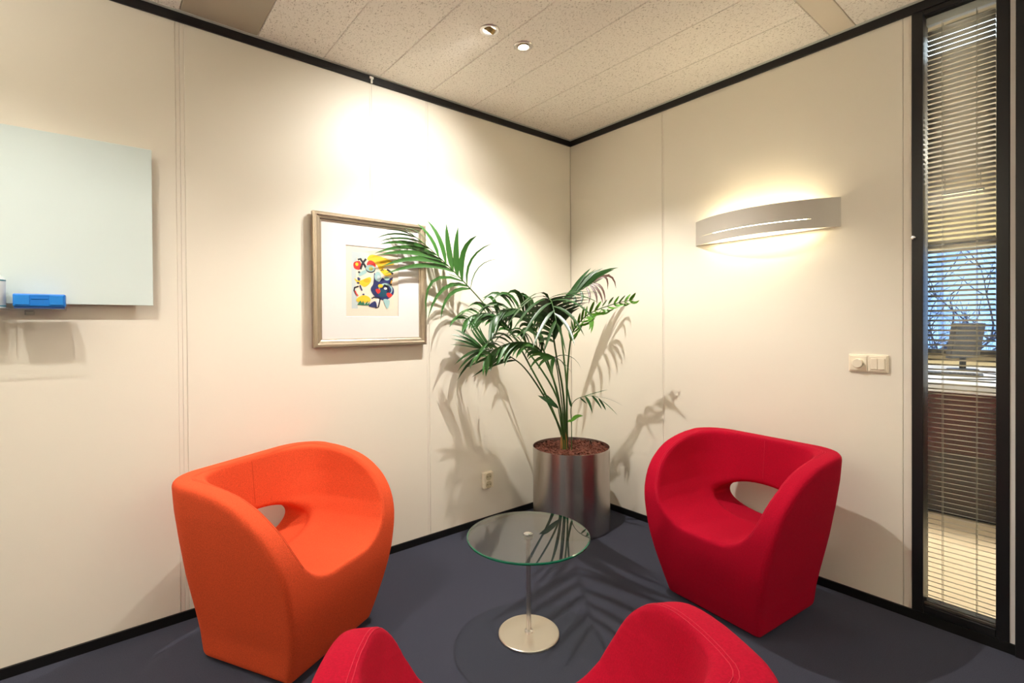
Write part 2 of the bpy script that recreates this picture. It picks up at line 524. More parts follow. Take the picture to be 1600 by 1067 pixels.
# ------------------------------------------------------------------ ceiling spots
M_BRASS = mat('brass_reflector', srgb(176, 150, 104), 0.3, 1.0)
def downlight(x, y, aim, power, label, cone=140, blend=1.0, col=(1.0, .95, .90)):
    root = tag(empty('gimbal_downlight', (x, y, CEILING)), label, 'downlight', 'gimbal spots in the ceiling')
    turned('ring', [(.030, .012), (.030, -.001), (.033, -.004), (.043, -.004), (.046, -.001), (.046, .004)], M_STEEL, root, 40, (0, 0, 1), (x, y, CEILING - .001))
    turned('can', [(.031, .0), (.031, .017), (0, .017)], mat('dark_can', srgb(60, 54, 46), .5, .6), root, 32, (0, 0, 1), (x, y, CEILING - .001))
    d = (Vector(aim) - Vector((x, y, CEILING))).normalized()
    o = Vector((x, y, CEILING + .004))
    turned('lamp_barrel', [(.024, -.012), (.026, .012), (.0245, .012), (.022, -.004)], M_BRASS, root, 32, tuple(d), tuple(o))
    turned('bulb_face', [(0, .006), (.023, .006), (.023, .0095), (0, .0105)], emit('bulb_glow', (1, .94, .86, 1), 60.0), root, 28, tuple(d), tuple(o))
    ld = bpy.data.lights.new('spot_beam', 'SPOT')
    ld.energy = power; ld.color = col
    ld.spot_size = math.radians(cone); ld.spot_blend = blend
    ld.shadow_soft_size = .013
    lo = bpy.data.objects.new('spot_beam', ld)
    lo.location = o + d * .03
    lo.rotation_euler = d.to_track_quat('-Z', 'Y').to_euler()
    COL.objects.link(lo)
    adopt(lo, root)
downlight(-1.293, -.738, (-1.40, 0.0, 1.78), SPOT_PICTURE, 'ceiling spot tilted away toward the picture, brass barrel showing', 116)
downlight(-1.089, -.737, (-1.05, -.75, 0.0), SPOT_CORNER, 'ceiling spot with its white lit face toward the room', 124, .55)
downlight(-3.09, -.738, (-2.9, -.7, 0.0), SPOT_BOARD, 'ceiling spot over the left end of the glass board', 120)
downlight(-2.89, -.737, (-2.7, -1.0, 0.0), SPOT_BOARD * .8, 'ceiling spot above the bottle on the pen tray', 120)

# fill panels added out of view behind the photographer
for i, (lx, ly, where) in enumerate(((-4.5, -2.3, 'left of'), (-2.1, -4.4, 'behind'), (-4.5, -4.4, 'far behind and left of'))):
    r0 = tag(empty('fill_panel_light', (lx, ly, CEILING)), 'added unseen fill panel in the ceiling ' + where + ' the near red armchair', 'ceiling light', 'added fill panels of the room')
    box('frame', lx - .31, lx + .31, ly - .31, ly + .31, CEILING - .012, CEILING + .001, M_WHITE, r0, .002, 1)
    box('diffuser', lx - .28, lx + .28, ly - .28, ly + .28, CEILING - .015, CEILING - .0121, emit('room_fill_panel', (1, .95, .90, 1), PANEL_FILL * 3), r0)

# torchieres added out of view to brighten the ceiling
for lx, ly, where in ((-4.4, -1.1, 'beyond the left end of the glass board'), (-1.0, -4.3, 'behind the viewer near the door')):
    t_ = tag(empty('fill_uplighter', (lx, ly, 0)), 'added unseen torchiere floor lamp ' + where, 'floor lamp', 'added torchieres')
    turned('base', [(0, 0), (.15, 0), (.15, .02), (.02, .03), (0, .03)], M_STEEL, t_, 36, (0, 0, 1), (lx, ly, 0))
    tube('pole', [(lx, ly, .02), (lx, ly, 1.72)], .011, M_STEEL, t_, 12)
    turned('bowl', [(0, 1.70), (.05, 1.715), (.14, 1.77), (.16, 1.80), (.157, 1.80), (.137, 1.775), (.05, 1.725), (0, 1.722)], M_STEEL, t_, 36, (0, 0, 1), (lx, ly, 0))
    turned('bulb', [(0, 1.722), (.03, 1.73), (.035, 1.76), (.02, 1.785), (0, 1.79)], emit('fill_bulb', (1, .92, .82, 1), 20.0), t_, 20, (0, 0, 1), (lx, ly, 0))
    ld = bpy.data.lights.new('fill_uplight_beam', 'SPOT')
    ld.energy = FILL_UPLIGHT; ld.color = (1, .95, .89); ld.spot_size = math.radians(165); ld.spot_blend = .6; ld.shadow_soft_size = .06
    lo = bpy.data.objects.new('fill_uplight_beam', ld)
    lo.location = (lx, ly, 1.83); lo.rotation_euler = (math.pi, 0, 0)
    COL.objects.link(lo); adopt(lo, t_)

# ------------------------------------------------------------------ wall lamp
LY0, LY1, LZ0, LZ1, LD = -1.002, -1.735, 1.712, 1.850, .125
wlp = tag(empty('wall_lamp', (0, (LY0 + LY1) / 2, LZ0)), 'bowed grey metal wall lamp glowing above and below on the right wall', 'wall lamp')
M_LGREY = mat('lamp_grey', srgb(196, 190, 178), 0.5, 0.1)
N = 56
def arc(t):     # t 0..1 along the lamp: bow away from the wall
    half = (LY0 - LY1) / 2
    rad = (half * half + LD * LD) / (2 * LD)
    yy = (t * 2 - 1) * half
    return -(math.sqrt(rad * rad - yy * yy) - (rad - LD)) - .003, LY0 - t * (LY0 - LY1)
rows = [LZ0, 1.7560, 1.7580, LZ1]
vs, fs = [], []
th = .0022
for i in range(N + 1):
    X, Y = arc(i / N)
    X2, Y2 = arc(min(1, (i + .5) / N)); X3, Y3 = arc(max(0, (i - .5) / N))
    nx, ny = -(Y2 - Y3), (X2 - X3)
    l = math.hypot(nx, ny); nx, ny = nx / l, ny / l
    if nx > 0: nx, ny = -nx, -ny
    for zz in rows:
        vs.append((X, Y, zz)); vs.append((X - nx * th, Y - ny * th, zz))
R8 = len(rows) * 2
solid = lambda i, r: 0 <= i < N and 0 <= r < 3 and not (r == 1 and 3 <= i < N - 8)
for i in range(N):
    for r in range(3):
        if not solid(i, r): continue
        a, b = i * R8 + r * 2, (i + 1) * R8 + r * 2
        fs.append((a, b, b + 2, a + 2)); fs.append((a + 1, a + 3, b + 3, b + 1))
        if not solid(i, r - 1): fs.append((a, a + 1, b + 1, b))
        if not solid(i, r + 1): fs.append((a + 2, b + 2, b + 3, a + 3))
        if not solid(i - 1, r): fs.append((a, a + 2, a + 3, a + 1))
        if not solid(i + 1, r): fs.append((b, b + 1, b + 3, b + 2))
obj('bowed_shade', vs, fs, M_LGREY, wlp)
box('back_plate', -.010, 0, LY1 + .02, LY0 - .02, LZ0, LZ1 - .01, M_WHITE, wlp, .002, 1)
tube('lamp_tube', [(-.044, LY0 - .13, 1.775), (-.044, LY1 + .13, 1.775)], .012, emit('warm_tube', (1, .86, .62, 1), TUBE_GLOW), wlp, 14)
for yy in (LY0 - .125, LY1 + .125):
    box('tube_holder', -.040, -.010, yy - .012, yy + .012, 1.764, 1.786, M_WHITE, wlp, .002, 1)

# ------------------------------------------------------------------ switch and socket
sw = tag(empty('light_switch', (0, -1.842, 1.04)), 'cream double switch plate with round dimmer knob and rocker', 'light switch')
box('plate', -.009, 0, -1.917, -1.767, 1.040, 1.119, M_CREAM, sw, .003, 2)
box('gang_frame', -.012, -.008, -1.838, -1.772, 1.046, 1.113, M_CREAM, sw, .002, 2)
box('gang_frame', -.012, -.008, -1.912, -1.846, 1.046, 1.113, M_CREAM, sw, .002, 2)
turned('dimmer_knob', [(0, .018), (.0185, .018), (.020, .0165), (.021, 0), (0, 0)], M_CREAM, sw, 36, (-1, 0, 0), (-.010, -1.805, 1.0795))
for y0, y1 in ((-1.878, -1.853), (-1.905, -1.8795)):
    box('rocker', -.016, -.010, y0, y1, 1.055, 1.104, M_CREAM, sw, .002, 2)

so = tag(empty('wall_socket', (-.787, 0, .227)), 'cream double wall socket low on the left wall', 'socket')
box('plate', -.826, -.748, -.028, 0, .225, .328, M_CREAM, so, .006, 2)
for zz in (.251, .301):
    s_ = turned('socket_cup', [(.0225, .001), (.0225, .003), (.019, .0034), (.018, .0015), (0, .0012)], mat('socket_inner', srgb(206, 194, 160), .5), so, 32, (0, -1, 0), (-.787, -.0275, zz))
    for dx in (-.0095, .0095):
        turned('pin_hole', [(0, .0024), (.003, .0024), (.003, .001), (0, .001)], M_BLACK, s_, 12, (0, -1, 0), (-.787 + dx, -.0277, zz))

# ------------------------------------------------------------------ glass board, tray, eraser, bottle
gb = tag(empty('glass_board', (-3.2, -.02, 1.352)), 'pale mint glass writing board on the left wall', 'whiteboard')
box('board_glass', -3.9, -2.503, -.034, -.028, 1.352, 1.990, mat('mint_glass', srgb(216, 230, 227), 0.14, spec=0.5), gb, .001, 1)
for xx in (-3.75, -2.68):
    for zz in (1.46, 1.88):
        turned('standoff', [(0, .001), (.015, .001), (.015, .028), (0, .028)], M_STEEL, gb, 20, (0, -1, 0), (xx, 0, zz))
tr = tag(empty('pen_tray', (-3.1, -.075, 1.32)), 'clear acrylic pen tray under the glass board', 'tray')
M_ACR = clear('acrylic', (.97, .985, .98, 1), 1.0)
box('shelf', -3.45, -2.768, -.125, -.036, 1.3265, 1.3325, M_ACR, tr, .0008, 1)
box('back_lip', -3.45, -2.768, -.040, -.036, 1.3325, 1.352, M_ACR, tr, .0008, 1)
for xx in (-3.35, -2.87):
    box('support', xx - .012, xx + .012, -.040, 0, 1.312, 1.3262, M_ACR, tr, .001, 1)
er = tag(empty('board_eraser', (-2.836, -.09, 1.333)), 'bright blue board eraser on the clear tray', 'eraser')
M_BLUE = mat('eraser_blue', srgb(20, 122, 214), 0.4)
box('body', -2.905, -2.768, -.108, -.055, 1.340, 1.385, M_BLUE, er, .004, 2)
for x0, x1 in ((-2.900, -2.862), (-2.811, -2.773)):
    box('grip_pad', x0, x1, -.1105, -.107, 1.346, 1.380, mat('eraser_pad', srgb(30, 136, 224), .45), er, .001, 1)
box('grip_slot', -2.858, -2.815, -.1095, -.107, 1.366, 1.371, M_BLUE, er, .0008, 1)
box('felt', -2.902, -2.771, -.105, -.058, 1.333, 1.340, mat('felt', srgb(38, 70, 128), .95), er)
sb = tag(empty('spray_bottle', (-2.955, -.08, 1.333)), 'white cleaning bottle standing at the left picture edge on the tray', 'bottle')
turned('body', [(0, 0), (.027, 0), (.029, .003), (.029, .096), (.027, .104), (.014, .118), (.012, .122), (0, .122)], mat('bottle_white', srgb(222, 230, 232), .3), sb, 36, (0, 0, 1), (-2.953, -.078, 1.333))
for zz in (.006, .095):
    turned('label_band', [(.0291, zz), (.0296, zz), (.0296, zz + .004), (.0291, zz + .004)], mat('band_teal', srgb(40, 130, 146), .4), sb, 36, (0, 0, 1), (-2.953, -.078, 1.333))
turned('cap', [(0, .122), (.013, .122), (.013, .150), (.010, .156), (0, .156)], M_WHITE, sb, 24, (0, 0, 1), (-2.953, -.078, 1.333))

# ------------------------------------------------------------------ framed print
PX0, PX1, PZ0, PZ1 = -1.863, -1.232, 1.154, 1.834
pf = tag(empty('framed_print', ((PX0 + PX1) / 2, -.02, PZ0)), 'abstract colour print in a champagne frame hanging on the left wall', 'picture')
M_FRAME = mat('champagne_frame', srgb(182, 168, 148), 0.34, 0.85, noise=(40, .08))
prof = [(0, -.012), (0, -.040), (.006, -.046), (.016, -.046), (.021, -.040), (.033, -.037), (.038, -.033), (.043, -.032), (.043, -.012)]
def side(a, b, inward, nm):
    """mitred moulding between two outer corners"""
    a, b = Vector(a), Vector(b); inn = Vector(inward); al = (b - a).normalized()
    vs = []
    for p, s in ((a, 1), (b, -1)):
        for u, d in prof:
            vs.append(p + inn * u + al * s * u + Vector((0, d, 0)))
    n = len(prof)
    fs = [(i, (i + 1) % n, n + (i + 1) % n, n + i) for i in range(n)] + [tuple(range(n)), tuple(range(2 * n - 1, n - 1, -1))]
    bm = bmesh.new()
    bv = [bm.verts.new(v) for v in vs]
    for f in fs: bm.faces.new([bv[i] for i in f])
    bm_obj(nm, bm, M_FRAME, pf)
A_, B_, C_, D_ = (PX0, 0, PZ0), (PX1, 0, PZ0), (PX1, 0, PZ1), (PX0, 0, PZ1)
side(A_, B_, (0, 0, 1), 'frame_rail'); side(D_, C_, (0, 0, -1), 'frame_rail')
side(A_, D_, (1, 0, 0), 'frame_rail'); side(B_, C_, (-1, 0, 0), 'frame_rail')
box('backing', PX0 + .02, PX1 - .02, -.020, -.014, PZ0 + .02, PZ1 - .02, M_BLACK, pf)
SX0, SX1, SZ0, SZ1 = -1.696, -1.400, 1.311, 1.682        # opening of the mount
mv = [(PX0 + .035, -.028, PZ0 + .035), (PX1 - .035, -.028, PZ0 + .035), (PX1 - .035, -.028, PZ1 - .035), (PX0 + .035, -.028, PZ1 - .035),
      (SX0, -.028, SZ0), (SX1, -.028, SZ0), (SX1, -.028, SZ1), (SX0, -.028, SZ1),
      (SX0 + .002, -.0255, SZ0 + .002), (SX1 - .002, -.0255, SZ0 + .002), (SX1 - .002, -.0255, SZ1 - .002), (SX0 + .002, -.0255, SZ1 - .002)]
mf = []
for k in range(4):
    j = (k + 1) % 4
    mf += [(k, j, 4 + j, 4 + k), (4 + k, 4 + j, 8 + j, 8 + k)]
obj('mount', mv, mf, mat('mount_board', srgb(246, 242, 238), .8), pf)
# the print itself: flat colour areas on a sheet
art_cols = dict(sheet=(238, 226, 208), grey=(200, 212, 212), cream=(244, 230, 208), yellow=(246, 204, 44), gold=(238, 178, 30), red=(224, 52, 44),
                navy=(38, 48, 104), black=(28, 28, 40), teal=(168, 206, 204), deep=(22, 82, 104), green=(24, 116, 84), olive=(196, 196, 96), white=(240, 240, 236))
art_names = list(art_cols)
art_mats = [mat('ink_' + k, srgb(*v), .75) for k, v in art_cols.items()]
AV, AF, AM = [], [], []
layer = [0]
def ink(pts, col):
    layer[0] += 1
    y = -.0245 - .00004 * layer[0]
    base = len(AV)
    for u, v in pts:
        AV.append((-1.665 + (u - 165) / 535 * .238, y, 1.353 + (930 - v) / 750 * .298))
    AF.append(tuple(range(base, base + len(pts)))); AM.append(art_names.index(col))
def smoothpoly(pts, n=4):
    P = pts; out = []
    for i in range(len(P)):
        a, b, c, d = (Vector(P[(i + k - 1) % len(P)]) for k in range(4))
        for k in range(n):
            t = k / n
            q = .5 * (2 * b + (c - a) * t + (2 * a - 5 * b + 4 * c - d) * t * t + (3 * b - a - 3 * c + d) * t ** 3)
            out.append((q.x, q.y))
    return out
def blob(pts, col): ink(smoothpoly(pts), col)
def oval(cx, cy, rx, ry, col, n=24): ink([(cx + rx * math.cos(2 * math.pi * i / n), cy + ry * math.sin(2 * math.pi * i / n)) for i in range(n)], col)
def stroke(pts, w, col):
    L_, R_ = [], []
    for i, p in enumerate(pts):
        t = (Vector(pts[min(i + 1, len(pts) - 1)]) - Vector(pts[max(i - 1, 0)])).normalized()
        nn = Vector((-t.y, t.x)) * w / 2
        L_.append((p[0] + nn.x, p[1] + nn.y)); R_.append((p[0] - nn.x, p[1] - nn.y))
    for i in range(len(pts) - 1):
        ink([L_[i], L_[i + 1], R_[i + 1], R_[i]], col); layer[0] -= 1
    layer[0] += 1
ink([(70, 80), (790, 80), (790, 1050), (70, 1050)], 'sheet')
ink([(165, 180), (700, 180), (700, 930), (165, 930)], 'cream')
ink([(165, 180), (235, 180), (215, 600), (240, 930), (165, 930)], 'grey')
blob([(240, 180), (380, 190), (360, 260), (250, 270)], 'grey')
blob([(360, 260), (430, 200), (640, 250), (705, 310), (600, 345), (520, 400), (480, 335), (400, 300)], 'yellow')
oval(560, 300, 45, 22, 'gold')
blob([(195, 325), (265, 300), (285, 350), (265, 415), (200, 400)], 'red')
oval(232, 345, 18, 24, 'yellow')
stroke([(245, 285), (275, 270), (320, 340), (345, 385)], 28, 'black')
stroke([(345, 265), (300, 330), (275, 410)], 26, 'black')
blob([(355, 345), (370, 295), (410, 280), (455, 310), (465, 360), (400, 350)], 'red')
oval(400, 395, 62, 52, 'black'); oval(398, 385, 58, 46, 'teal'); oval(405, 392, 26, 28, 'olive')
blob([(330, 410), (250, 470), (270, 500), (350, 450)], 'teal')
oval(258, 448, 14, 14, 'black')
blob([(200, 530), (260, 560), (390, 505), (400, 570), (330, 640), (270, 610), (230, 585)], 'yellow')
oval(350, 555, 40, 26, 'gold')
blob([(240, 515), (272, 530), (262, 560), (240, 550)], 'navy'); oval(245, 590, 16, 12, 'navy')
blob([(430, 600), (400, 660), (430, 740), (520, 800), (600, 805), (690, 730), (698, 650), (655, 580), (690, 490), (600, 530), (550, 505), (500, 560), (450, 440), (440, 520)], 'navy')
oval(492, 490, 42, 66, 'teal'); oval(500, 505, 20, 34, 'grey')
blob([(520, 400), (560, 380), (650, 420), (670, 455), (600, 480), (565, 455)], 'yellow')
stroke([(530, 410), (555, 385), (560, 410)], 14, 'black'); stroke([(610, 385), (650, 410), (690, 445)], 26, 'black')
oval(608, 512, 36, 26, 'teal')
stroke([(675, 520), (655, 570), (665, 600)], 26, 'black'); stroke([(672, 535), (660, 580)], 12, 'gold')
oval(590, 660, 92, 84, 'teal'); oval(592, 668, 74, 66, 'navy')
stroke([(570, 600), (610, 625), (630, 670), (615, 700)], 24, 'black')
oval(525, 618, 32, 26, 'yellow'); oval(588, 648, 22, 18, 'white')
oval(550, 715, 60, 52, 'deep'); blob([(460, 670), (500, 655), (525, 690), (490, 725)], 'red'); blob([(600, 720), (640, 705), (680, 740), (630, 770)], 'red')
stroke([(250, 635), (200, 655), (195, 690), (215, 730), (240, 760)], 18, 'black'); stroke([(205, 695), (222, 735), (240, 765)], 14, 'red')
stroke([(265, 620), (290, 690)], 18, 'navy'); oval(308, 742, 14, 14, 'navy')
blob([(220, 810), (260, 770), (320, 750), (385, 780), (390, 830), (320, 850), (240, 840)], 'yellow')
for p in (((232, 878), (270, 820), (300, 885)), ((285, 885), (300, 820), (325, 885)), ((315, 885), (362, 820), (350, 885)), ((335, 885), (390, 840), (375, 885))):
    ink(list(p), 'green')
blob([(370, 890), (450, 825), (475, 900), (440, 912)], 'navy')
stroke([(410, 790), (440, 770), (520, 785)], 16, 'black'); stroke([(520, 785), (495, 905), (455, 918)], 16, 'black'); blob([(470, 800), (508, 800), (480, 890)], 'white')
blob([(560, 800), (640, 810), (630, 900), (600, 920)], 'teal')
pr = obj('print', AV, AF, None, pf, mats=art_mats, fmat=AM)
box('glass', PX0 + .041, PX1 - .041, -.0312, -.030, PZ0 + .041, PZ1 - .041, clear('picture_glass', (.99, .99, .99, 1), .25), pf)
tube('hanging_wire', [(-1.541, -.013, 2.570), (-1.544, -.014, PZ1 - .01)], .0008, mat('wire', srgb(200, 196, 186), .4, .3), pf, 5)
hk = tag(empty('picture_hook', (-1.541, -.012, 2.565)), 'small white clip on the black strip above the picture', 'hook')
box('clip', -1.552, -1.530, -.018, -.012, 2.585, 2.598, M_WHITE, hk, .0015, 1)
box('tongue', -1.546, -1.536, -.019, -.012, 2.562, 2.588, M_WHITE, hk, .0015, 1)

# ------------------------------------------------------------------ glass side table
TX, TY = -1.332, -1.028
st = tag(empty('side_table', (TX, TY, 0)), 'round clear glass side table on a steel column', 'table')
turned('base_disc', [(0, 0), (.122, 0), (.124, .002), (.124, .008), (.121, .0105), (0, .0115)], mat('satin_steel', srgb(226, 218, 206), .34, 1.0), st, 72, (0, 0, 1), (TX, TY, 0))
turned('column', [(0, .011), (.017, .011), (.017, .018), (.0095, .022), (.0095, .396), (.022, .397), (.022, .400), (0, .400)], M_STEEL, st, 28, (0, 0, 1), (TX, TY, 0))
gv, gf = lathe([(0, .4005), (.246, .4005), (.25, .403), (.25, .408), (.246, .4105), (0, .4105)], 96, (0, 0, 1), (TX, TY, 0))
g_edge = mat('green_glass_edge', srgb(10, 92, 68), .15, 0, .6)
gm = []
for f in gf:
    zc = sum(gv[i].z for i in f) / len(f); rr = min(math.hypot(gv[i].x - TX, gv[i].y - TY) for i in f)
    gm.append(1 if rr > .2 and .4006 < zc < .4104 else 0)
obj('glass_top', gv, gf, None, st, mats=[clear('table_glass', (.90, .95, .92, 1), 2.0), g_edge], fmat=gm)
turned('centre_cap', [(0, .4105), (.018, .4105), (.018, .413), (.015, .4145), (0, .4145)], M_CHROME, st, 28, (0, 0, 1), (TX, TY, 0))
# ------------------------------------------------------------------ tub armchairs
def fabric(name, c):
    m = bpy.data.materials.new(name); m.use_nodes = True
    nt = m.node_tree; b = nt.nodes['Principled BSDF']
    b.inputs['Roughness'].default_value = .9
    b.inputs['Specular IOR Level'].default_value = .15
    b.inputs['Sheen Weight'].default_value = .15
    b.inputs['Sheen Roughness'].default_value = .4
    b.inputs['Sheen Tint'].default_value = c
    tc = nt.nodes.new('ShaderNodeTexCoord')
    n = nt.nodes.new('ShaderNodeTexNoise'); n.inputs['Scale'].default_value = 260; n.inputs['Detail'].default_value = 5
    nt.links.new(tc.outputs['Object'], n.inputs['Vector'])
    mx = nt.nodes.new('ShaderNodeMix'); mx.data_type = 'RGBA'
    mx.inputs[6].default_value = tuple(v * .62 for v in c[:3]) + (1,)
    mx.inputs[7].default_value = tuple(min(1, v * 1.38) for v in c[:3]) + (1,)
    nt.links.new(n.outputs['Fac'], mx.inputs[0]); nt.links.new(mx.outputs[2], b.inputs['Base Color'])
    n2 = nt.nodes.new('ShaderNodeTexNoise'); n2.inputs['Scale'].default_value = 700
    nt.links.new(tc.outputs['Object'], n2.inputs['Vector'])
    bp = nt.nodes.new('ShaderNodeBump'); bp.inputs['Strength'].default_value = .25; bp.inputs['Distance'].default_value = .002
    nt.links.new(n2.outputs['Fac'], bp.inputs['Height']); nt.links.new(bp.outputs[0], b.inputs['Normal'])
    return m

def smax(a, b, k):
    h = np.maximum(k - np.abs(a - b), 0) / k
    return np.maximum(a, b) + h * h * k * .25

# rim seen from the side: (distance forward, height)
RIM = [(.226, 0.0), (.264, .11), (.291, .22), (.304, .32), (.298, .445), (.262, .540), (.200, .611), (.110, .666), (0, .696), (-.12, .709), (-.22, .711)]
HW = ([0, .12, .22, .32, .48, .60, .70, .80], [.225, .244, .268, .291, .326, .348, .360, .364])      # half width outside
HI = ([.30, .36, .40, .44, .50, .60, .70, .80], [.130, .160, .190, .216, .243, .270, .286, .290])      # half width inside
BK = ([0, .2, .45, .70, .80], [-.230, -.236, -.256, -.280, -.288])                                   # back surface
SEAT = .362
def rim_curve(n=80):
    return [(p.x, p.y) for p in spline([(a, b, 0) for a, b in RIM], n)]

def poly_sdf(px, py, poly):
    d = np.full(px.shape, 1e9); s = np.ones(px.shape)
    n = len(poly)
    for i in range(n):
        ax, ay = poly[i]; bx, by = poly[i - 1]
        ex, ey = bx - ax, by - ay
        wx, wy = px - ax, py - ay
        t = np.clip((wx * ex + wy * ey) / (ex * ex + ey * ey + 1e-12), 0, 1)
        qx, qy = wx - ex * t, wy - ey * t
        d = np.minimum(d, qx * qx + qy * qy)
        c1, c2, c3 = py >= ay, py < by, ex * wy > ey * wx
        flip = (c1 & c2 & c3) | (~c1 & ~c2 & ~c3)
        s = np.where(flip, -s, s)
    return s * np.sqrt(d)

def chair_field(h=.0068):
    xs = np.arange(-.42, .42 + h, h); ys = np.arange(-.36, .37 + h, h); zs = np.arange(-.04, .80 + h, h)
    Y2, Z2 = np.meshgrid(ys, zs, indexing='ij')
    rc = rim_curve()
    prof = poly_sdf(Y2, Z2, [(-1.0, .008)] + [(.229, .008)] + [p for p in rc if p[1] > .03] + [(-.30, .709), (-1.0, .709)])[None]
    X, Y, Z = np.meshgrid(xs, ys, zs, indexing='ij')
    hw = np.interp(Z, *HW); yb = np.interp(Z, *BK); hi = np.interp(Z, *HI)
    rad = np.interp(Z, [0, .35, .70], [.055, .09, .165])
    qx = np.abs(X) - (hw - rad); qy = (yb + rad) - Y
    outer = np.hypot(np.maximum(qx, 0), np.maximum(qy, 0)) + np.minimum(np.maximum(qx, qy), 0) - rad
    body = smax(outer, np.broadcast_to(prof, X.shape), .026)
    seat = SEAT - .012 * np.sin(np.clip((Y + .2) / .45, 0, 1) * math.pi) - Z
    walls = smax(np.abs(X) - hi, (yb + .078) - Y, .20)
    cav = smax(seat, walls, .09)
    body = smax(body, -cav, .013)
    e = np.sqrt((X / .204) ** 2 + ((Z - .408) / .078) ** 2)
    hole = (e - 1) * .085
    hole = smax(hole, Y + .06, .05)
    return smax(body, -hole, .022), xs, ys, zs, h

def surface_nets(F, xs, ys, zs, h):
    nx, ny, nz = F.shape
    corners = [(i, j, k) for i in (0, 1) for j in (0, 1) for k in (0, 1)]
    c = {q: F[q[0]:nx - 1 + q[0], q[1]:ny - 1 + q[1], q[2]:nz - 1 + q[2]] for q in corners}
    acc = np.zeros((nx - 1, ny - 1, nz - 1, 3)); cnt = np.zeros((nx - 1, ny - 1, nz - 1))
    for a in corners:
        for ax in range(3):
            if a[ax]: continue
            b = list(a); b[ax] = 1; b = tuple(b)
            fa, fb = c[a], c[b]
            m = (fa < 0) != (fb < 0)
            t = np.where(m, fa / np.where(m, fa - fb, 1), 0)
            for d in range(3):
                acc[..., d] += np.where(m, (a[d] + (t if d == ax else 0)), 0)
            cnt += m
    act = cnt > 0
    idx = -np.ones(act.shape, int); idx[act] = np.arange(act.sum())
    p = acc[act] / cnt[act][:, None]
    base = np.argwhere(act)
    V = np.stack([xs[0] + (base[:, 0] + p[:, 0]) * h, ys[0] + (base[:, 1] + p[:, 1]) * h, zs[0] + (base[:, 2] + p[:, 2]) * h], 1)
    Q = []
    ins = F < 0
    for ax in range(3):
        sl = [slice(1, -1)] * 3; sl[ax] = slice(0, -1)
        sh = [slice(1, -1)] * 3; sh[ax] = slice(1, None)
        A = ins[tuple(sl)]; B = ins[tuple(sh)]
        cross = np.argwhere(A != B)
        flip = A[tuple(cross.T)]
        off = np.ones(3, int); off[ax] = 0
        g = cross + off
        u, v = [(1, 2), (2, 0), (0, 1)][ax]
        eu = np.zeros(3, int); eu[u] = 1; ev = np.zeros(3, int); ev[v] = 1
        q = np.stack([idx[tuple((g - eu - ev).T)], idx[tuple((g - ev).T)], idx[tuple(g.T)], idx[tuple((g - eu).T)]], 1)
        q = np.where(flip[:, None], q, q[:, ::-1])
        Q.append(q)
    Q = np.concatenate(Q)
    return V, Q[(Q >= 0).all(1)]

F_, xs_, ys_, zs_, h_ = chair_field()
CV, CF = surface_nets(F_, xs_, ys_, zs_, h_)
# relax the net a little so the cloth reads smooth
nb = [[] for _ in range(len(CV))]
E_ = np.concatenate([CF[:, [0, 1]], CF[:, [1, 2]], CF[:, [2, 3]], CF[:, [3, 0]]])
for _ in range(2):
    s = np.zeros_like(CV); n_ = np.zeros(len(CV))
    np.add.at(s, E_[:, 0], CV[E_[:, 1]]); np.add.at(n_, E_[:, 0], 1)
    np.add.at(s, E_[:, 1], CV[E_[:, 0]]); np.add.at(n_, E_[:, 1], 1)
    CV = CV * .5 + .5 * s / n_[:, None]
chair_bvh = BVHTree.FromPolygons([Vector(v) for v in CV], [tuple(int(i) for i in f) for f in CF])

def seam_geo(pts, r=.0008, lift=.0003):
    out = []
    for p in pts:
        co, no, _, _ = chair_bvh.find_nearest(Vector(p))
        out.append(co + no * lift)
    return tube_geo(out, r, 5)
def inner_edge(off):
    """stitch line where the inner face turns into the rim, from lip to lip round the back"""
    rc = [p for p in rim_curve(60) if p[1] > .43]
    pts = []
    for y, z in rc:
        if y < -.10: break
        pts.append((-(np.interp(z, *HI) + off), y, z))
    back = []
    for i in range(25):
        a = math.pi * i / 24
        cx = .286 + off; 
        back.append((-math.copysign(abs(math.cos(a)) ** .55, math.cos(a)) * cx, -.10 - (.100 + off) * math.sin(a) ** .55, .710))
    return pts + back + [(-x, y, z) for x, y, z in reversed(pts)]
chair_mesh = None
SEAMS = [inner_edge(.004), inner_edge(.012), [(0, -.205 - .02 * (z - .5), z) for z in np.linspace(.505, .697, 16)]]

def armchair(loc, heading, m, seam_m, label):
    """local +Y is the front of the chair"""
    global chair_mesh
    root = tag(empty('tub_armchair', loc, heading - math.pi / 2), label, 'armchair', 'upholstered tub armchairs')
    def part(name, v, f, mm, smooth=True):
        me = bpy.data.meshes.new(name)
        me.from_pydata([tuple(p) for p in v], [], [tuple(int(i) for i in q) for q in f])
        me.materials.append(mm)
        me.polygons.foreach_set('use_smooth', [smooth] * len(me.polygons))
        o = bpy.data.objects.new(name, me); COL.objects.link(o); o.parent = root
        return o
    shell = part('upholstered_shell', CV, CF, m)
    for s in SEAMS:
        v, f = seam_geo(s)
        o = part('seam', v, f, seam_m); o.parent = shell
    for sx in (-1, 1):
        for yy in (-.185, .175):
            v, f = lathe([(0, 0), (.018, 0), (.018, .006), (.008, .008), (.008, .016), (0, .016)], 16, (0, 0, 1), (sx * .185, yy, 0))
            part('foot', v, f, M_CHROME)
    return root

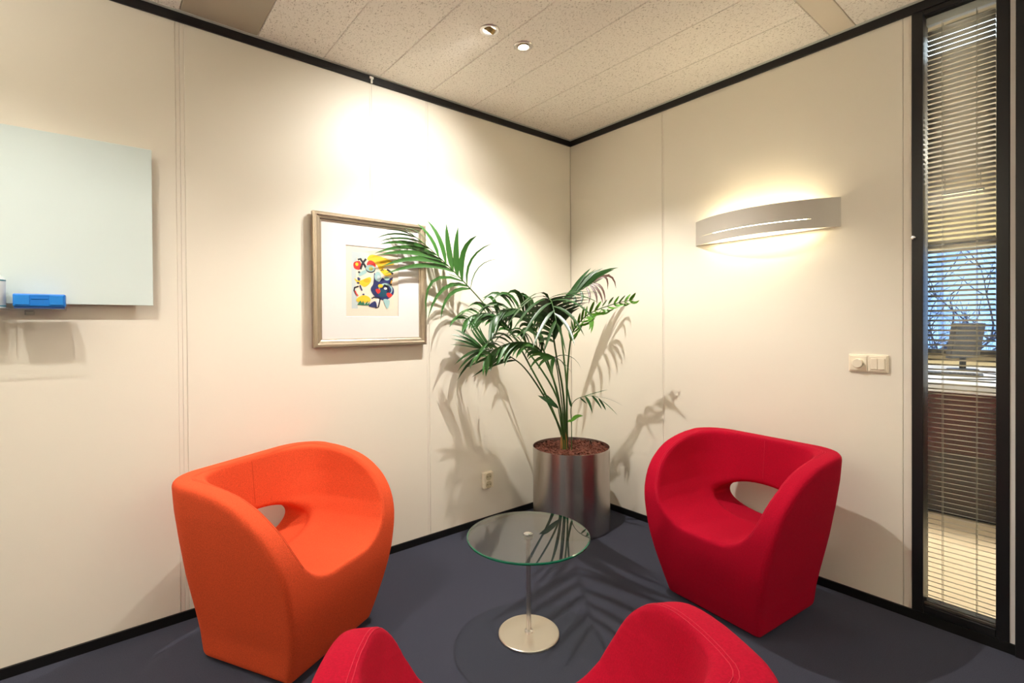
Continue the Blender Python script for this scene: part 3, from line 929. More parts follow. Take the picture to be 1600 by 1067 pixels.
ORANGE, RED = srgb(218, 82, 46), srgb(170, 2, 38)
M_ORANGE = fabric('orange_wool', ORANGE); M_RED = fabric('red_wool', RED)
M_SEAM_O = mat('orange_thread', srgb(206, 72, 32), .9); M_SEAM_R = mat('red_thread', srgb(196, 20, 54), .9)
armchair((-2.088, -.413, 0), math.radians(-61.5), M_ORANGE, M_SEAM_O, 'orange upholstered tub armchair with a hole in its back, under the glass board')
armchair((-.412, -1.457, 0), math.radians(174), M_RED, M_SEAM_R, 'red upholstered tub armchair facing left, against the right wall below the lamp')
near = armchair((-2.072, -1.884, 0), math.radians(58.2), M_RED, M_SEAM_R, 'red tub armchair nearest the viewer, seen from behind with only its arms showing')
near.scale = (1.02, 1.02, 1.02)

# ------------------------------------------------------------------ potted palm
POTX, POTY = -.400, -.376
pp = tag(empty('potted_palm', (POTX, POTY, 0)), 'tall feathery palm in a brushed steel cylinder pot in the corner', 'potted plant')
def pot_mat():
    m = mat('pot_steel', srgb(188, 182, 176), .26, 1.0)
    nt = m.node_tree; b = nt.nodes['Principled BSDF']
    b.inputs['Anisotropic'].default_value = .8
    b.inputs['Anisotropic Rotation'].default_value = .25
    tg = nt.nodes.new('ShaderNodeTangent'); tg.direction_type = 'RADIAL'; tg.axis = 'Z'
    nt.links.new(tg.outputs[0], b.inputs['Tangent'])
    return m
turned('pot', [(0, 0), (.236, 0), (.238, .004), (.238, .012), (.240, .014), (.240, .500), (.2375, .500), (.2375, .440), (0, .440)], pot_mat(), pp, 96, (0, 0, 1), (POTX, POTY, 0))
rnd = random.Random(2)
GV, GF = [], []
ico = bmesh.new(); bmesh.ops.create_icosphere(ico, subdivisions=1, radius=1)
iv = [v.co.copy() for v in ico.verts]; jf = [[v.index for v in f.verts] for f in ico.faces]; ico.free()
for _ in range(2600):
    a = rnd.uniform(0, 2 * math.pi); r = .230 * math.sqrt(rnd.random())
    s = rnd.uniform(.005, .0085)
    c = Vector((POTX + r * math.cos(a), POTY + r * math.sin(a), .478 + rnd.uniform(-.012, .008)))
    k = len(GV)
    rot = Matrix.Rotation(rnd.uniform(0, 6), 3, 'Z')
    for v in iv: GV.append(c + rot @ Vector((v.x * s * 1.2, v.y * s, v.z * s * .8)))
    GF += [tuple(i + k for i in f) for f in jf]
gr = obj('clay_granules', GV, GF, mat('clay_granule', srgb(98, 52, 36), .9, noise=(60, .7)), pp)
tag(gr, kind='stuff')
turned('soil_bed', [(0, .440), (.2372, .440), (.2372, .468), (0, .468)], mat('soil_dark', srgb(70, 36, 24), .95), pp, 48, (0, 0, 1), (POTX, POTY, 0))
tube('water_gauge', [(-.312, -.462, .45), (-.312, -.462, .535)], .007, clear('gauge_tube', (.92, .86, .82, 1), 1.0), pp, 12)
tube('stem_stub', [(-.447, -.358, .46), (-.446, -.357, .545), (-.445, -.356, .60)], [.024, .021, .014], mat('husk', srgb(168, 120, 70), .9, noise=(60, .35)), pp, 10)

def leaf_mat(name, c):
    m = mat(name, c, .38, 0, .5, noise=(14, .22))
    b = m.node_tree.nodes['Principled BSDF']
    b.inputs['Subsurface Weight'].default_value = 0.0
    return m
LEAF = [leaf_mat('leaf_dark', srgb(38, 78, 30)), leaf_mat('leaf_mid', srgb(50, 98, 36)), leaf_mat('leaf_deep', srgb(40, 84, 42)), leaf_mat('leaf_fresh', srgb(84, 142, 34))]
M_BROWN = leaf_mat('leaf_withered', srgb(86, 58, 46))
LEAFS = LEAF + [M_BROWN]
M_STALK = leaf_mat('stalk_green', srgb(52, 88, 34))

def leaf_geo(path, width, normal, fold=.25):
    """folded blade along a path, 24 triangles"""
    n = len(path) - 1
    vs, fs = [], []
    for i, p in enumerate(path):
        t = i / n
        tan = (path[min(i + 1, n)] - path[max(i - 1, 0)]).normalized()
        wdir = tan.cross(normal)
        wdir = wdir.normalized() if wdir.length > 1e-4 else tan.orthogonal().normalized()
        nn = wdir.cross(tan).normalized()
        w = width * .5 * min(1.0, (.30 + 3.2 * t)) * (max(0.0, 1 - t ** 2.6)) ** .8 + .0003
        vs += [p + wdir * w + nn * w * fold, p, p - wdir * w + nn * w * fold]
    for i in range(n):
        a = i * 3
        fs += [(a, a + 1, a + 4, a + 3), (a + 1, a + 2, a + 5, a + 4)]
    return vs, fs

def bez(a, b, c, n=7):
    a, b, c = Vector(a), Vector(b), Vector(c)
    ctl = b * 2 - (a + c) * .5
    return [a * (1 - t) ** 2 + ctl * 2 * t * (1 - t) + c * t * t for t in (i / (n - 1) for i in range(n))]

# each frond: stalk points, stalk radii, leaflets as (root, middle, tip, width, leaf colour), how far blades turn up to the light
FRONDS = [
    ([[-0.44, -0.358, 0.552], [-0.475, -0.339, 0.79], [-0.586, -0.285, 1.006], [-0.717, -0.214, 1.182], [-0.84, -0.151, 1.331], [-0.983, -0.122, 1.478], [-1.127, -0.106, 1.606], [-1.276, -0.112, 1.709], [-1.418, -0.138, 1.781]], 0.0085, 0.0016, [
        ([-0.983, -0.122, 1.478], [-0.955, -0.17, 1.602], [-0.888, -0.264, 1.647], 0.0042, 1),
        ([-1.006, -0.119, 1.499], [-0.995, -0.154, 1.649], [-0.917, -0.255, 1.737], 0.012, 1),
        ([-1.037, -0.116, 1.526], [-1.041, -0.137, 1.688], [-0.995, -0.212, 1.78], 0.0269, 1),
        ([-1.067, -0.112, 1.553], [-1.084, -0.123, 1.686], [-1.089, -0.156, 1.828], 0.0309, 1),
        ([-1.097, -0.109, 1.58], [-1.127, -0.109, 1.713], [-1.15, -0.128, 1.843], 0.0296, 1),
        ([-1.143, -0.107, 1.617], [-1.182, -0.099, 1.756], [-1.25, -0.081, 1.857], 0.0269, 1),
        ([-1.191, -0.108, 1.65], [-1.236, -0.096, 1.754], [-1.317, -0.08, 1.835], 0.0243, 1),
        ([-1.23, -0.11, 1.677], [-1.289, -0.086, 1.769], [-1.374, -0.081, 1.797], 0.0172, 1),
        ([-1.268, -0.112, 1.704], [-1.328, -0.088, 1.759], [-1.387, -0.078, 1.807], 0.0125, 1),
        ([-1.314, -0.118, 1.728], [-1.379, -0.091, 1.781], [-1.437, -0.081, 1.83], 0.009, 1),
        ([-1.329, -0.121, 1.736], [-1.393, -0.094, 1.776], [-1.453, -0.083, 1.812], 0.0078, 1),
        ([-1.09, -0.11, 1.573], [-1.268, -0.08, 1.601], [-1.506, -0.079, 1.538], 0.0237, 1),
        ([-1.127, -0.106, 1.606], [-1.313, -0.082, 1.634], [-1.523, -0.079, 1.577], 0.0247, 1),
        ([-1.167, -0.107, 1.634], [-1.343, -0.079, 1.666], [-1.546, -0.08, 1.635], 0.0221, 1),
        ([-1.207, -0.109, 1.661], [-1.372, -0.076, 1.694], [-1.557, -0.079, 1.644], 0.0196, 1),
        ([-1.253, -0.111, 1.693], [-1.39, -0.076, 1.718], [-1.532, -0.076, 1.693], 0.016, 1),
        ([-1.299, -0.116, 1.721], [-1.418, -0.083, 1.738], [-1.536, -0.077, 1.706], 0.0079, 1),
        ([-1.344, -0.124, 1.744], [-1.455, -0.097, 1.755], [-1.552, -0.082, 1.722], 0.0078, 1),
        ([-1.351, -0.125, 1.747], [-1.432, -0.123, 1.77], [-1.509, -0.112, 1.768], 0.005, 1),
        ([-1.029, -0.117, 1.519], [-1.216, -0.08, 1.512], [-1.253, -0.078, 1.3], 0.0144, 1),
        ([-0.999, -0.12, 1.492], [-1.142, -0.08, 1.474], [-1.245, -0.075, 1.3], 0.0193, 1),
        ([-0.983, -0.122, 1.478], [-1.111, -0.096, 1.439], [-1.174, -0.097, 1.294], 0.0181, 1),
        ([-1.052, -0.114, 1.54], [-1.116, -0.139, 1.547], [-1.167, -0.149, 1.558], 0.0042, 1),
    ], 0.12),
    ([[-0.433, -0.363, 0.552], [-0.466, -0.386, 0.735], [-0.527, -0.425, 0.902], [-0.627, -0.484, 1.065], [-0.727, -0.556, 1.216], [-0.813, -0.626, 1.321], [-0.897, -0.699, 1.385], [-0.963, -0.774, 1.393], [-1.017, -0.847, 1.37], [-1.064, -0.912, 1.322], [-1.09, -0.955, 1.269]], 0.0085, 0.0016, [
        ([-0.727, -0.556, 1.216], [-0.85, -0.596, 1.254], [-0.997, -0.683, 1.255], 0.0217, 0),
        ([-0.75, -0.574, 1.245], [-0.875, -0.613, 1.286], [-1.043, -0.682, 1.291], 0.0215, 0),
        ([-0.768, -0.589, 1.267], [-0.895, -0.626, 1.311], [-1.077, -0.684, 1.3], 0.0231, 0),
        ([-0.791, -0.607, 1.295], [-0.914, -0.648, 1.334], [-1.095, -0.706, 1.32], 0.0228, 0),
        ([-0.813, -0.626, 1.321], [-0.929, -0.673, 1.35], [-1.105, -0.736, 1.325], 0.0226, 0),
        ([-0.835, -0.645, 1.339], [-0.944, -0.698, 1.368], [-1.111, -0.769, 1.333], 0.0206, 0),
        ([-0.857, -0.664, 1.356], [-0.959, -0.723, 1.378], [-1.112, -0.805, 1.349], 0.0204, 0),
        ([-0.879, -0.684, 1.372], [-0.983, -0.741, 1.386], [-1.153, -0.809, 1.331], 0.0185, 0),
        ([-0.711, -0.544, 1.193], [-0.828, -0.591, 1.218], [-0.975, -0.677, 1.215], 0.0182, 0),
        ([-0.69, -0.529, 1.162], [-0.801, -0.58, 1.185], [-0.939, -0.674, 1.178], 0.0165, 0),
        ([-0.701, -0.537, 1.178], [-0.769, -0.623, 1.218], [-0.853, -0.76, 1.269], 0.0201, 0),
        ([-0.716, -0.548, 1.201], [-0.762, -0.653, 1.27], [-0.828, -0.805, 1.324], 0.0236, 0),
        ([-0.736, -0.563, 1.228], [-0.774, -0.674, 1.295], [-0.818, -0.844, 1.347], 0.0234, 0),
        ([-0.759, -0.582, 1.256], [-0.789, -0.698, 1.32], [-0.821, -0.879, 1.364], 0.0249, 0),
        ([-0.781, -0.6, 1.284], [-0.81, -0.719, 1.345], [-0.824, -0.914, 1.371], 0.0247, 0),
        ([-0.804, -0.619, 1.311], [-0.835, -0.735, 1.362], [-0.841, -0.937, 1.384], 0.0244, 0),
        ([-0.826, -0.638, 1.332], [-0.86, -0.752, 1.38], [-0.859, -0.96, 1.394], 0.0224, 0),
        ([-0.853, -0.661, 1.352], [-0.889, -0.773, 1.39], [-0.911, -0.962, 1.381], 0.0204, 0),
        ([-0.875, -0.68, 1.369], [-0.905, -0.797, 1.398], [-0.885, -1.02, 1.413], 0.0168, 0),
        ([-0.892, -0.695, 1.382], [-0.913, -0.821, 1.402], [-0.878, -1.057, 1.406], 0.0117, 0),
        ([-0.942, -0.75, 1.391], [-1.051, -0.777, 1.412], [-1.23, -0.799, 1.308], 0.016, 0),
        ([-0.963, -0.774, 1.393], [-1.101, -0.777, 1.377], [-1.273, -0.806, 1.236], 0.0174, 0),
        ([-0.989, -0.808, 1.382], [-1.116, -0.821, 1.351], [-1.282, -0.853, 1.214], 0.0171, 0),
        ([-1.019, -0.85, 1.367], [-1.126, -0.867, 1.314], [-1.268, -0.906, 1.187], 0.0167, 0),
        ([-1.059, -0.905, 1.327], [-1.15, -0.935, 1.27], [-1.264, -0.984, 1.162], 0.0147, 0),
        ([-1.083, -0.944, 1.283], [-1.153, -0.978, 1.227], [-1.243, -1.034, 1.149], 0.013, 0),
        ([-0.942, -0.75, 1.391], [-0.92, -0.872, 1.418], [-0.868, -1.057, 1.407], 0.0144, 0),
        ([-0.963, -0.774, 1.393], [-0.931, -0.903, 1.406], [-0.911, -1.063, 1.355], 0.0174, 0),
        ([-1.005, -0.831, 1.375], [-0.984, -0.953, 1.367], [-0.989, -1.092, 1.282], 0.0169, 0),
        ([-1.036, -0.874, 1.349], [-1.034, -0.98, 1.307], [-1.058, -1.091, 1.213], 0.0165, 0),
        ([-1.068, -0.919, 1.314], [-1.077, -1.002, 1.26], [-1.123, -1.095, 1.174], 0.0146, 0),
        ([-1.089, -0.953, 1.272], [-1.121, -1.018, 1.213], [-1.181, -1.099, 1.144], 0.0115, 0),
    ], 0.6),
    ([[-0.453, -0.36, 0.554], [-0.542, -0.35, 0.739], [-0.626, -0.305, 0.9], [-0.715, -0.283, 1.013], [-0.799, -0.264, 1.074], [-0.873, -0.255, 1.103], [-0.944, -0.249, 1.117], [-0.99, -0.237, 1.122]], 0.0085, 0.0016, [
        ([-0.98, -0.239, 1.121], [-1.062, -0.211, 1.099], [-1.139, -0.187, 1.04], 0.0138, 0),
        ([-0.958, -0.245, 1.119], [-1.046, -0.212, 1.081], [-1.121, -0.19, 1.002], 0.0139, 0),
        ([-0.925, -0.25, 1.113], [-1.031, -0.203, 1.059], [-1.115, -0.173, 0.946], 0.0153, 0),
        ([-0.877, -0.255, 1.104], [-0.951, -0.233, 1.071], [-1.054, -0.175, 1.018], 0.0141, 0),
        ([-0.838, -0.259, 1.09], [-0.912, -0.238, 1.041], [-1.016, -0.179, 0.96], 0.0156, 0),
        ([-0.79, -0.266, 1.068], [-0.857, -0.237, 1.045], [-0.941, -0.195, 0.984], 0.0129, 0),
        ([-0.764, -0.272, 1.049], [-0.816, -0.242, 1.043], [-0.883, -0.213, 1.017], 0.01, 0),
        ([-0.975, -0.241, 1.12], [-1.048, -0.193, 1.197], [-1.117, -0.149, 1.239], 0.0152, 0),
        ([-0.98, -0.239, 1.121], [-1.06, -0.186, 1.184], [-1.134, -0.138, 1.209], 0.0166, 0),
        ([-0.985, -0.238, 1.122], [-1.062, -0.188, 1.163], [-1.133, -0.142, 1.185], 0.0166, 0),
        ([-0.987, -0.237, 1.122], [-1.068, -0.184, 1.143], [-1.137, -0.14, 1.151], 0.0152, 0),
        ([-0.953, -0.246, 1.118], [-1.0, -0.207, 1.19], [-1.026, -0.185, 1.245], 0.0139, 0),
        ([-0.94, -0.249, 1.116], [-0.996, -0.202, 1.217], [-1.035, -0.169, 1.308], 0.0139, 0),
        ([-0.925, -0.25, 1.113], [-0.98, -0.204, 1.224], [-1.02, -0.171, 1.308], 0.0125, 0),
        ([-0.907, -0.252, 1.11], [-0.953, -0.213, 1.189], [-0.973, -0.196, 1.259], 0.0126, 0),
        ([-0.885, -0.254, 1.106], [-0.918, -0.226, 1.202], [-0.911, -0.231, 1.265], 0.0112, 0),
    ], 0.6),
    ([[-0.457, -0.369, 0.557], [-0.565, -0.42, 0.867], [-0.63, -0.378, 1.064], [-0.682, -0.373, 1.131], [-0.757, -0.35, 1.159], [-0.849, -0.326, 1.157], [-0.937, -0.306, 1.126], [-1.011, -0.297, 1.075]], 0.0085, 0.0016, [
        ([-0.635, -0.377, 1.071], [-0.658, -0.406, 1.155], [-0.725, -0.433, 1.159], 0.0211, 1),
        ([-0.635, -0.377, 1.071], [-0.691, -0.344, 1.099], [-0.75, -0.361, 1.066], 0.0223, 1),
        ([-0.652, -0.376, 1.092], [-0.677, -0.408, 1.191], [-0.698, -0.376, 1.193], 0.0205, 1),
        ([-0.652, -0.376, 1.092], [-0.719, -0.358, 1.121], [-0.771, -0.368, 1.087], 0.018, 1),
        ([-0.668, -0.374, 1.113], [-0.679, -0.39, 1.188], [-0.753, -0.431, 1.191], 0.0178, 1),
        ([-0.668, -0.374, 1.113], [-0.749, -0.356, 1.147], [-0.776, -0.328, 1.104], 0.0174, 1),
        ([-0.682, -0.373, 1.131], [-0.714, -0.358, 1.223], [-0.814, -0.386, 1.207], 0.0172, 1),
        ([-0.682, -0.373, 1.131], [-0.764, -0.364, 1.134], [-0.824, -0.379, 1.088], 0.0177, 1),
        ([-0.702, -0.367, 1.138], [-0.759, -0.356, 1.212], [-0.839, -0.355, 1.184], 0.0222, 1),
        ([-0.702, -0.367, 1.138], [-0.776, -0.35, 1.124], [-0.849, -0.379, 1.068], 0.0221, 1),
        ([-0.726, -0.36, 1.147], [-0.789, -0.336, 1.239], [-0.856, -0.297, 1.202], 0.0181, 1),
        ([-0.726, -0.36, 1.147], [-0.79, -0.332, 1.132], [-0.852, -0.349, 1.076], 0.0167, 1),
        ([-0.749, -0.353, 1.156], [-0.798, -0.339, 1.222], [-0.857, -0.324, 1.196], 0.0204, 1),
        ([-0.749, -0.353, 1.156], [-0.829, -0.314, 1.137], [-0.891, -0.317, 1.063], 0.0192, 1),
        ([-0.772, -0.346, 1.158], [-0.866, -0.325, 1.215], [-0.913, -0.26, 1.15], 0.0165, 1),
        ([-0.772, -0.346, 1.158], [-0.831, -0.31, 1.109], [-0.91, -0.347, 1.025], 0.0213, 1),
        ([-0.801, -0.339, 1.158], [-0.864, -0.298, 1.206], [-0.926, -0.268, 1.151], 0.0196, 1),
        ([-0.801, -0.339, 1.158], [-0.853, -0.317, 1.12], [-0.919, -0.352, 1.053], 0.0219, 1),
        ([-0.825, -0.332, 1.157], [-0.905, -0.294, 1.213], [-0.982, -0.269, 1.15], 0.0217, 1),
        ([-0.825, -0.332, 1.157], [-0.879, -0.305, 1.115], [-0.948, -0.341, 1.043], 0.0207, 1),
        ([-0.849, -0.326, 1.157], [-0.923, -0.279, 1.19], [-1.029, -0.309, 1.122], 0.0211, 1),
        ([-0.849, -0.326, 1.157], [-0.899, -0.326, 1.116], [-0.957, -0.365, 1.054], 0.018, 1),
        ([-0.877, -0.32, 1.147], [-0.95, -0.297, 1.164], [-1.001, -0.279, 1.101], 0.0214, 1),
        ([-0.877, -0.32, 1.147], [-0.91, -0.308, 1.099], [-0.939, -0.313, 1.03], 0.017, 1),
        ([-0.904, -0.314, 1.137], [-0.971, -0.278, 1.155], [-1.019, -0.252, 1.089], 0.0218, 1),
        ([-0.904, -0.314, 1.137], [-0.949, -0.308, 1.083], [-0.977, -0.308, 1.003], 0.019, 1),
        ([-0.927, -0.308, 1.129], [-0.993, -0.287, 1.145], [-1.047, -0.283, 1.089], 0.0207, 1),
        ([-0.927, -0.308, 1.129], [-0.953, -0.301, 1.094], [-0.996, -0.334, 1.045], 0.0212, 1),
        ([-0.948, -0.305, 1.118], [-1.023, -0.29, 1.114], [-1.092, -0.318, 1.046], 0.0165, 1),
        ([-0.948, -0.305, 1.118], [-0.968, -0.306, 1.069], [-1.003, -0.336, 1.006], 0.0204, 1),
        ([-0.972, -0.302, 1.102], [-1.025, -0.284, 1.098], [-1.073, -0.296, 1.044], 0.0206, 1),
        ([-0.972, -0.302, 1.102], [-1.012, -0.327, 1.049], [-1.029, -0.332, 0.976], 0.0207, 1),
        ([-0.996, -0.299, 1.085], [-1.058, -0.282, 1.082], [-1.097, -0.275, 1.019], 0.0199, 1),
        ([-0.996, -0.299, 1.085], [-1.02, -0.309, 1.041], [-1.075, -0.369, 0.989], 0.0164, 1),
    ], 0.6),
    ([[-0.435, -0.336, 0.547], [-0.519, -0.304, 0.779], [-0.61, -0.24, 0.992], [-0.719, -0.187, 1.213], [-0.768, -0.172, 1.276], [-0.825, -0.163, 1.319], [-0.905, -0.149, 1.334], [-0.987, -0.146, 1.318], [-1.042, -0.153, 1.292]], 0.0085, 0.0016, [
        ([-0.727, -0.184, 1.223], [-0.746, -0.203, 1.313], [-0.789, -0.196, 1.328], 0.0195, 1),
        ([-0.727, -0.184, 1.223], [-0.789, -0.181, 1.241], [-0.844, -0.209, 1.224], 0.0174, 1),
        ([-0.742, -0.18, 1.243], [-0.767, -0.206, 1.322], [-0.819, -0.218, 1.335], 0.0204, 1),
        ([-0.742, -0.18, 1.243], [-0.808, -0.154, 1.267], [-0.871, -0.178, 1.243], 0.0202, 1),
        ([-0.76, -0.174, 1.266], [-0.785, -0.201, 1.348], [-0.837, -0.212, 1.36], 0.0186, 1),
        ([-0.76, -0.174, 1.266], [-0.828, -0.16, 1.289], [-0.877, -0.169, 1.266], 0.0213, 1),
        ([-0.774, -0.171, 1.281], [-0.8, -0.172, 1.355], [-0.868, -0.193, 1.358], 0.0189, 1),
        ([-0.774, -0.171, 1.281], [-0.85, -0.15, 1.29], [-0.914, -0.17, 1.255], 0.0205, 1),
        ([-0.795, -0.168, 1.297], [-0.834, -0.181, 1.383], [-0.905, -0.194, 1.386], 0.0194, 1),
        ([-0.795, -0.168, 1.297], [-0.875, -0.154, 1.305], [-0.928, -0.161, 1.271], 0.0205, 1),
        ([-0.813, -0.165, 1.31], [-0.851, -0.168, 1.418], [-0.921, -0.16, 1.423], 0.0211, 1),
        ([-0.813, -0.165, 1.31], [-0.891, -0.156, 1.318], [-0.93, -0.148, 1.286], 0.0204, 1),
        ([-0.833, -0.162, 1.321], [-0.908, -0.146, 1.393], [-0.964, -0.1, 1.367], 0.0197, 1),
        ([-0.833, -0.162, 1.321], [-0.914, -0.139, 1.29], [-0.961, -0.131, 1.229], 0.0189, 1),
        ([-0.863, -0.156, 1.326], [-0.932, -0.14, 1.395], [-1.014, -0.138, 1.369], 0.0199, 1),
        ([-0.863, -0.156, 1.326], [-0.922, -0.14, 1.303], [-0.976, -0.162, 1.259], 0.0164, 1),
        ([-0.889, -0.152, 1.331], [-0.948, -0.143, 1.387], [-0.988, -0.102, 1.367], 0.0193, 1),
        ([-0.889, -0.152, 1.331], [-0.945, -0.12, 1.305], [-0.985, -0.115, 1.255], 0.0167, 1),
        ([-0.914, -0.148, 1.333], [-0.977, -0.117, 1.361], [-1.025, -0.088, 1.317], 0.0163, 1),
        ([-0.914, -0.148, 1.333], [-0.967, -0.145, 1.286], [-1.01, -0.162, 1.227], 0.0175, 1),
        ([-0.94, -0.148, 1.328], [-0.993, -0.115, 1.353], [-1.057, -0.123, 1.313], 0.0204, 1),
        ([-0.94, -0.148, 1.328], [-0.978, -0.134, 1.288], [-1.039, -0.185, 1.238], 0.0176, 1),
        ([-0.97, -0.147, 1.322], [-1.033, -0.135, 1.345], [-1.068, -0.104, 1.309], 0.0153, 1),
        ([-0.97, -0.147, 1.322], [-1.017, -0.147, 1.282], [-1.074, -0.194, 1.233], 0.017, 1),
        ([-0.99, -0.147, 1.317], [-1.063, -0.136, 1.325], [-1.119, -0.139, 1.274], 0.0174, 1),
        ([-0.99, -0.147, 1.317], [-1.026, -0.157, 1.276], [-1.057, -0.181, 1.23], 0.0159, 1),
        ([-1.011, -0.149, 1.307], [-1.082, -0.131, 1.31], [-1.128, -0.119, 1.253], 0.0204, 1),
        ([-1.011, -0.149, 1.307], [-1.036, -0.146, 1.256], [-1.078, -0.184, 1.2], 0.015, 1),
        ([-1.028, -0.151, 1.299], [-1.093, -0.138, 1.301], [-1.159, -0.168, 1.251], 0.0157, 1),
        ([-1.028, -0.151, 1.299], [-1.052, -0.154, 1.257], [-1.077, -0.171, 1.209], 0.0173, 1),
        ([-0.846, -0.159, 1.323], [-0.786, -0.208, 1.353], [-0.739, -0.248, 1.318], 0.0232, 1),
    ], 0.6),
    ([[-0.44, -0.358, 0.552], [-0.525, -0.389, 0.821], [-0.612, -0.393, 1.041], [-0.693, -0.403, 1.177], [-0.741, -0.401, 1.271], [-0.8, -0.391, 1.334], [-0.87, -0.372, 1.355], [-0.94, -0.354, 1.333], [-0.997, -0.346, 1.29]], 0.0085, 0.0016, [
        ([-0.701, -0.402, 1.192], [-0.71, -0.45, 1.302], [-0.768, -0.472, 1.316], 0.0192, 0),
        ([-0.701, -0.402, 1.192], [-0.781, -0.393, 1.239], [-0.82, -0.385, 1.209], 0.0184, 0),
        ([-0.716, -0.402, 1.222], [-0.728, -0.449, 1.32], [-0.759, -0.446, 1.333], 0.0187, 0),
        ([-0.716, -0.402, 1.222], [-0.774, -0.371, 1.266], [-0.839, -0.395, 1.238], 0.0197, 0),
        ([-0.731, -0.401, 1.251], [-0.736, -0.444, 1.356], [-0.793, -0.467, 1.369], 0.0185, 0),
        ([-0.731, -0.401, 1.251], [-0.79, -0.377, 1.293], [-0.867, -0.418, 1.266], 0.02, 0),
        ([-0.744, -0.4, 1.274], [-0.757, -0.413, 1.401], [-0.807, -0.392, 1.408], 0.0182, 0),
        ([-0.744, -0.4, 1.274], [-0.843, -0.359, 1.314], [-0.904, -0.348, 1.261], 0.0185, 0),
        ([-0.763, -0.397, 1.294], [-0.794, -0.417, 1.417], [-0.834, -0.378, 1.421], 0.0203, 0),
        ([-0.763, -0.397, 1.294], [-0.858, -0.355, 1.325], [-0.913, -0.338, 1.271], 0.0184, 0),
        ([-0.782, -0.394, 1.314], [-0.805, -0.407, 1.424], [-0.86, -0.395, 1.426], 0.0198, 0),
        ([-0.782, -0.394, 1.314], [-0.866, -0.337, 1.345], [-0.928, -0.329, 1.29], 0.0202, 0),
        ([-0.8, -0.391, 1.334], [-0.851, -0.401, 1.444], [-0.918, -0.379, 1.434], 0.0221, 0),
        ([-0.8, -0.391, 1.334], [-0.877, -0.359, 1.341], [-0.938, -0.368, 1.291], 0.0213, 0),
        ([-0.819, -0.386, 1.339], [-0.893, -0.358, 1.439], [-1.003, -0.36, 1.398], 0.0203, 0),
        ([-0.819, -0.386, 1.339], [-0.911, -0.361, 1.315], [-0.947, -0.33, 1.243], 0.0188, 0),
        ([-0.845, -0.379, 1.347], [-0.899, -0.348, 1.43], [-1.004, -0.365, 1.395], 0.0214, 0),
        ([-0.845, -0.379, 1.347], [-0.929, -0.334, 1.322], [-1.01, -0.356, 1.244], 0.019, 0),
        ([-0.867, -0.373, 1.354], [-0.947, -0.339, 1.441], [-1.04, -0.317, 1.392], 0.0172, 0),
        ([-0.867, -0.373, 1.354], [-0.937, -0.334, 1.322], [-1.005, -0.351, 1.247], 0.0183, 0),
        ([-0.885, -0.368, 1.351], [-0.977, -0.315, 1.381], [-1.08, -0.324, 1.296], 0.0167, 0),
        ([-0.885, -0.368, 1.351], [-0.934, -0.341, 1.281], [-1.002, -0.379, 1.186], 0.0203, 0),
        ([-0.907, -0.362, 1.344], [-1.006, -0.325, 1.372], [-1.059, -0.27, 1.292], 0.0223, 0),
        ([-0.907, -0.362, 1.344], [-0.966, -0.356, 1.279], [-1.031, -0.393, 1.191], 0.0175, 0),
        ([-0.929, -0.357, 1.337], [-1.005, -0.319, 1.361], [-1.1, -0.343, 1.293], 0.017, 0),
        ([-0.929, -0.357, 1.337], [-0.971, -0.353, 1.291], [-0.994, -0.349, 1.228], 0.0198, 0),
        ([-0.946, -0.353, 1.329], [-1.014, -0.313, 1.321], [-1.074, -0.316, 1.24], 0.0164, 0),
        ([-0.946, -0.353, 1.329], [-0.975, -0.368, 1.278], [-1.015, -0.405, 1.217], 0.0164, 0),
        ([-0.964, -0.35, 1.315], [-1.045, -0.316, 1.306], [-1.097, -0.303, 1.219], 0.0169, 0),
        ([-0.964, -0.35, 1.315], [-1.004, -0.374, 1.254], [-1.018, -0.375, 1.178], 0.019, 0),
        ([-0.982, -0.348, 1.301], [-1.039, -0.319, 1.295], [-1.103, -0.345, 1.231], 0.0202, 0),
        ([-0.982, -0.348, 1.301], [-1.013, -0.361, 1.243], [-1.048, -0.39, 1.171], 0.0215, 0),
    ], 0.6),
    ([[-0.416, -0.352, 0.547], [-0.405, -0.344, 0.885], [-0.43, -0.32, 1.25], [-0.416, -0.33, 1.392], [-0.363, -0.374, 1.448], [-0.313, -0.427, 1.499], [-0.281, -0.479, 1.53]], 0.0085, 0.0016, [
        ([-0.416, -0.33, 1.392], [-0.392, -0.35, 1.445], [-0.355, -0.379, 1.505], 0.0228, 0),
        ([-0.402, -0.342, 1.406], [-0.369, -0.369, 1.475], [-0.327, -0.402, 1.543], 0.0247, 0),
        ([-0.394, -0.349, 1.415], [-0.345, -0.388, 1.52], [-0.279, -0.441, 1.618], 0.0247, 0),
        ([-0.377, -0.362, 1.433], [-0.327, -0.402, 1.524], [-0.256, -0.46, 1.611], 0.0228, 0),
        ([-0.365, -0.372, 1.445], [-0.303, -0.422, 1.546], [-0.22, -0.489, 1.618], 0.0228, 0),
        ([-0.347, -0.391, 1.464], [-0.264, -0.458, 1.569], [-0.163, -0.567, 1.618], 0.0209, 0),
        ([-0.329, -0.41, 1.483], [-0.25, -0.474, 1.564], [-0.186, -0.552, 1.605], 0.0189, 0),
        ([-0.313, -0.427, 1.499], [-0.246, -0.481, 1.549], [-0.209, -0.538, 1.577], 0.0151, 0),
        ([-0.291, -0.462, 1.52], [-0.226, -0.542, 1.564], [-0.2, -0.577, 1.484], 0.0132, 4),
        ([-0.286, -0.471, 1.525], [-0.246, -0.529, 1.556], [-0.243, -0.546, 1.477], 0.0132, 4),
        ([-0.293, -0.46, 1.519], [-0.268, -0.519, 1.489], [-0.268, -0.547, 1.398], 0.0132, 4),
        ([-0.296, -0.454, 1.515], [-0.281, -0.506, 1.47], [-0.277, -0.536, 1.391], 0.0132, 4),
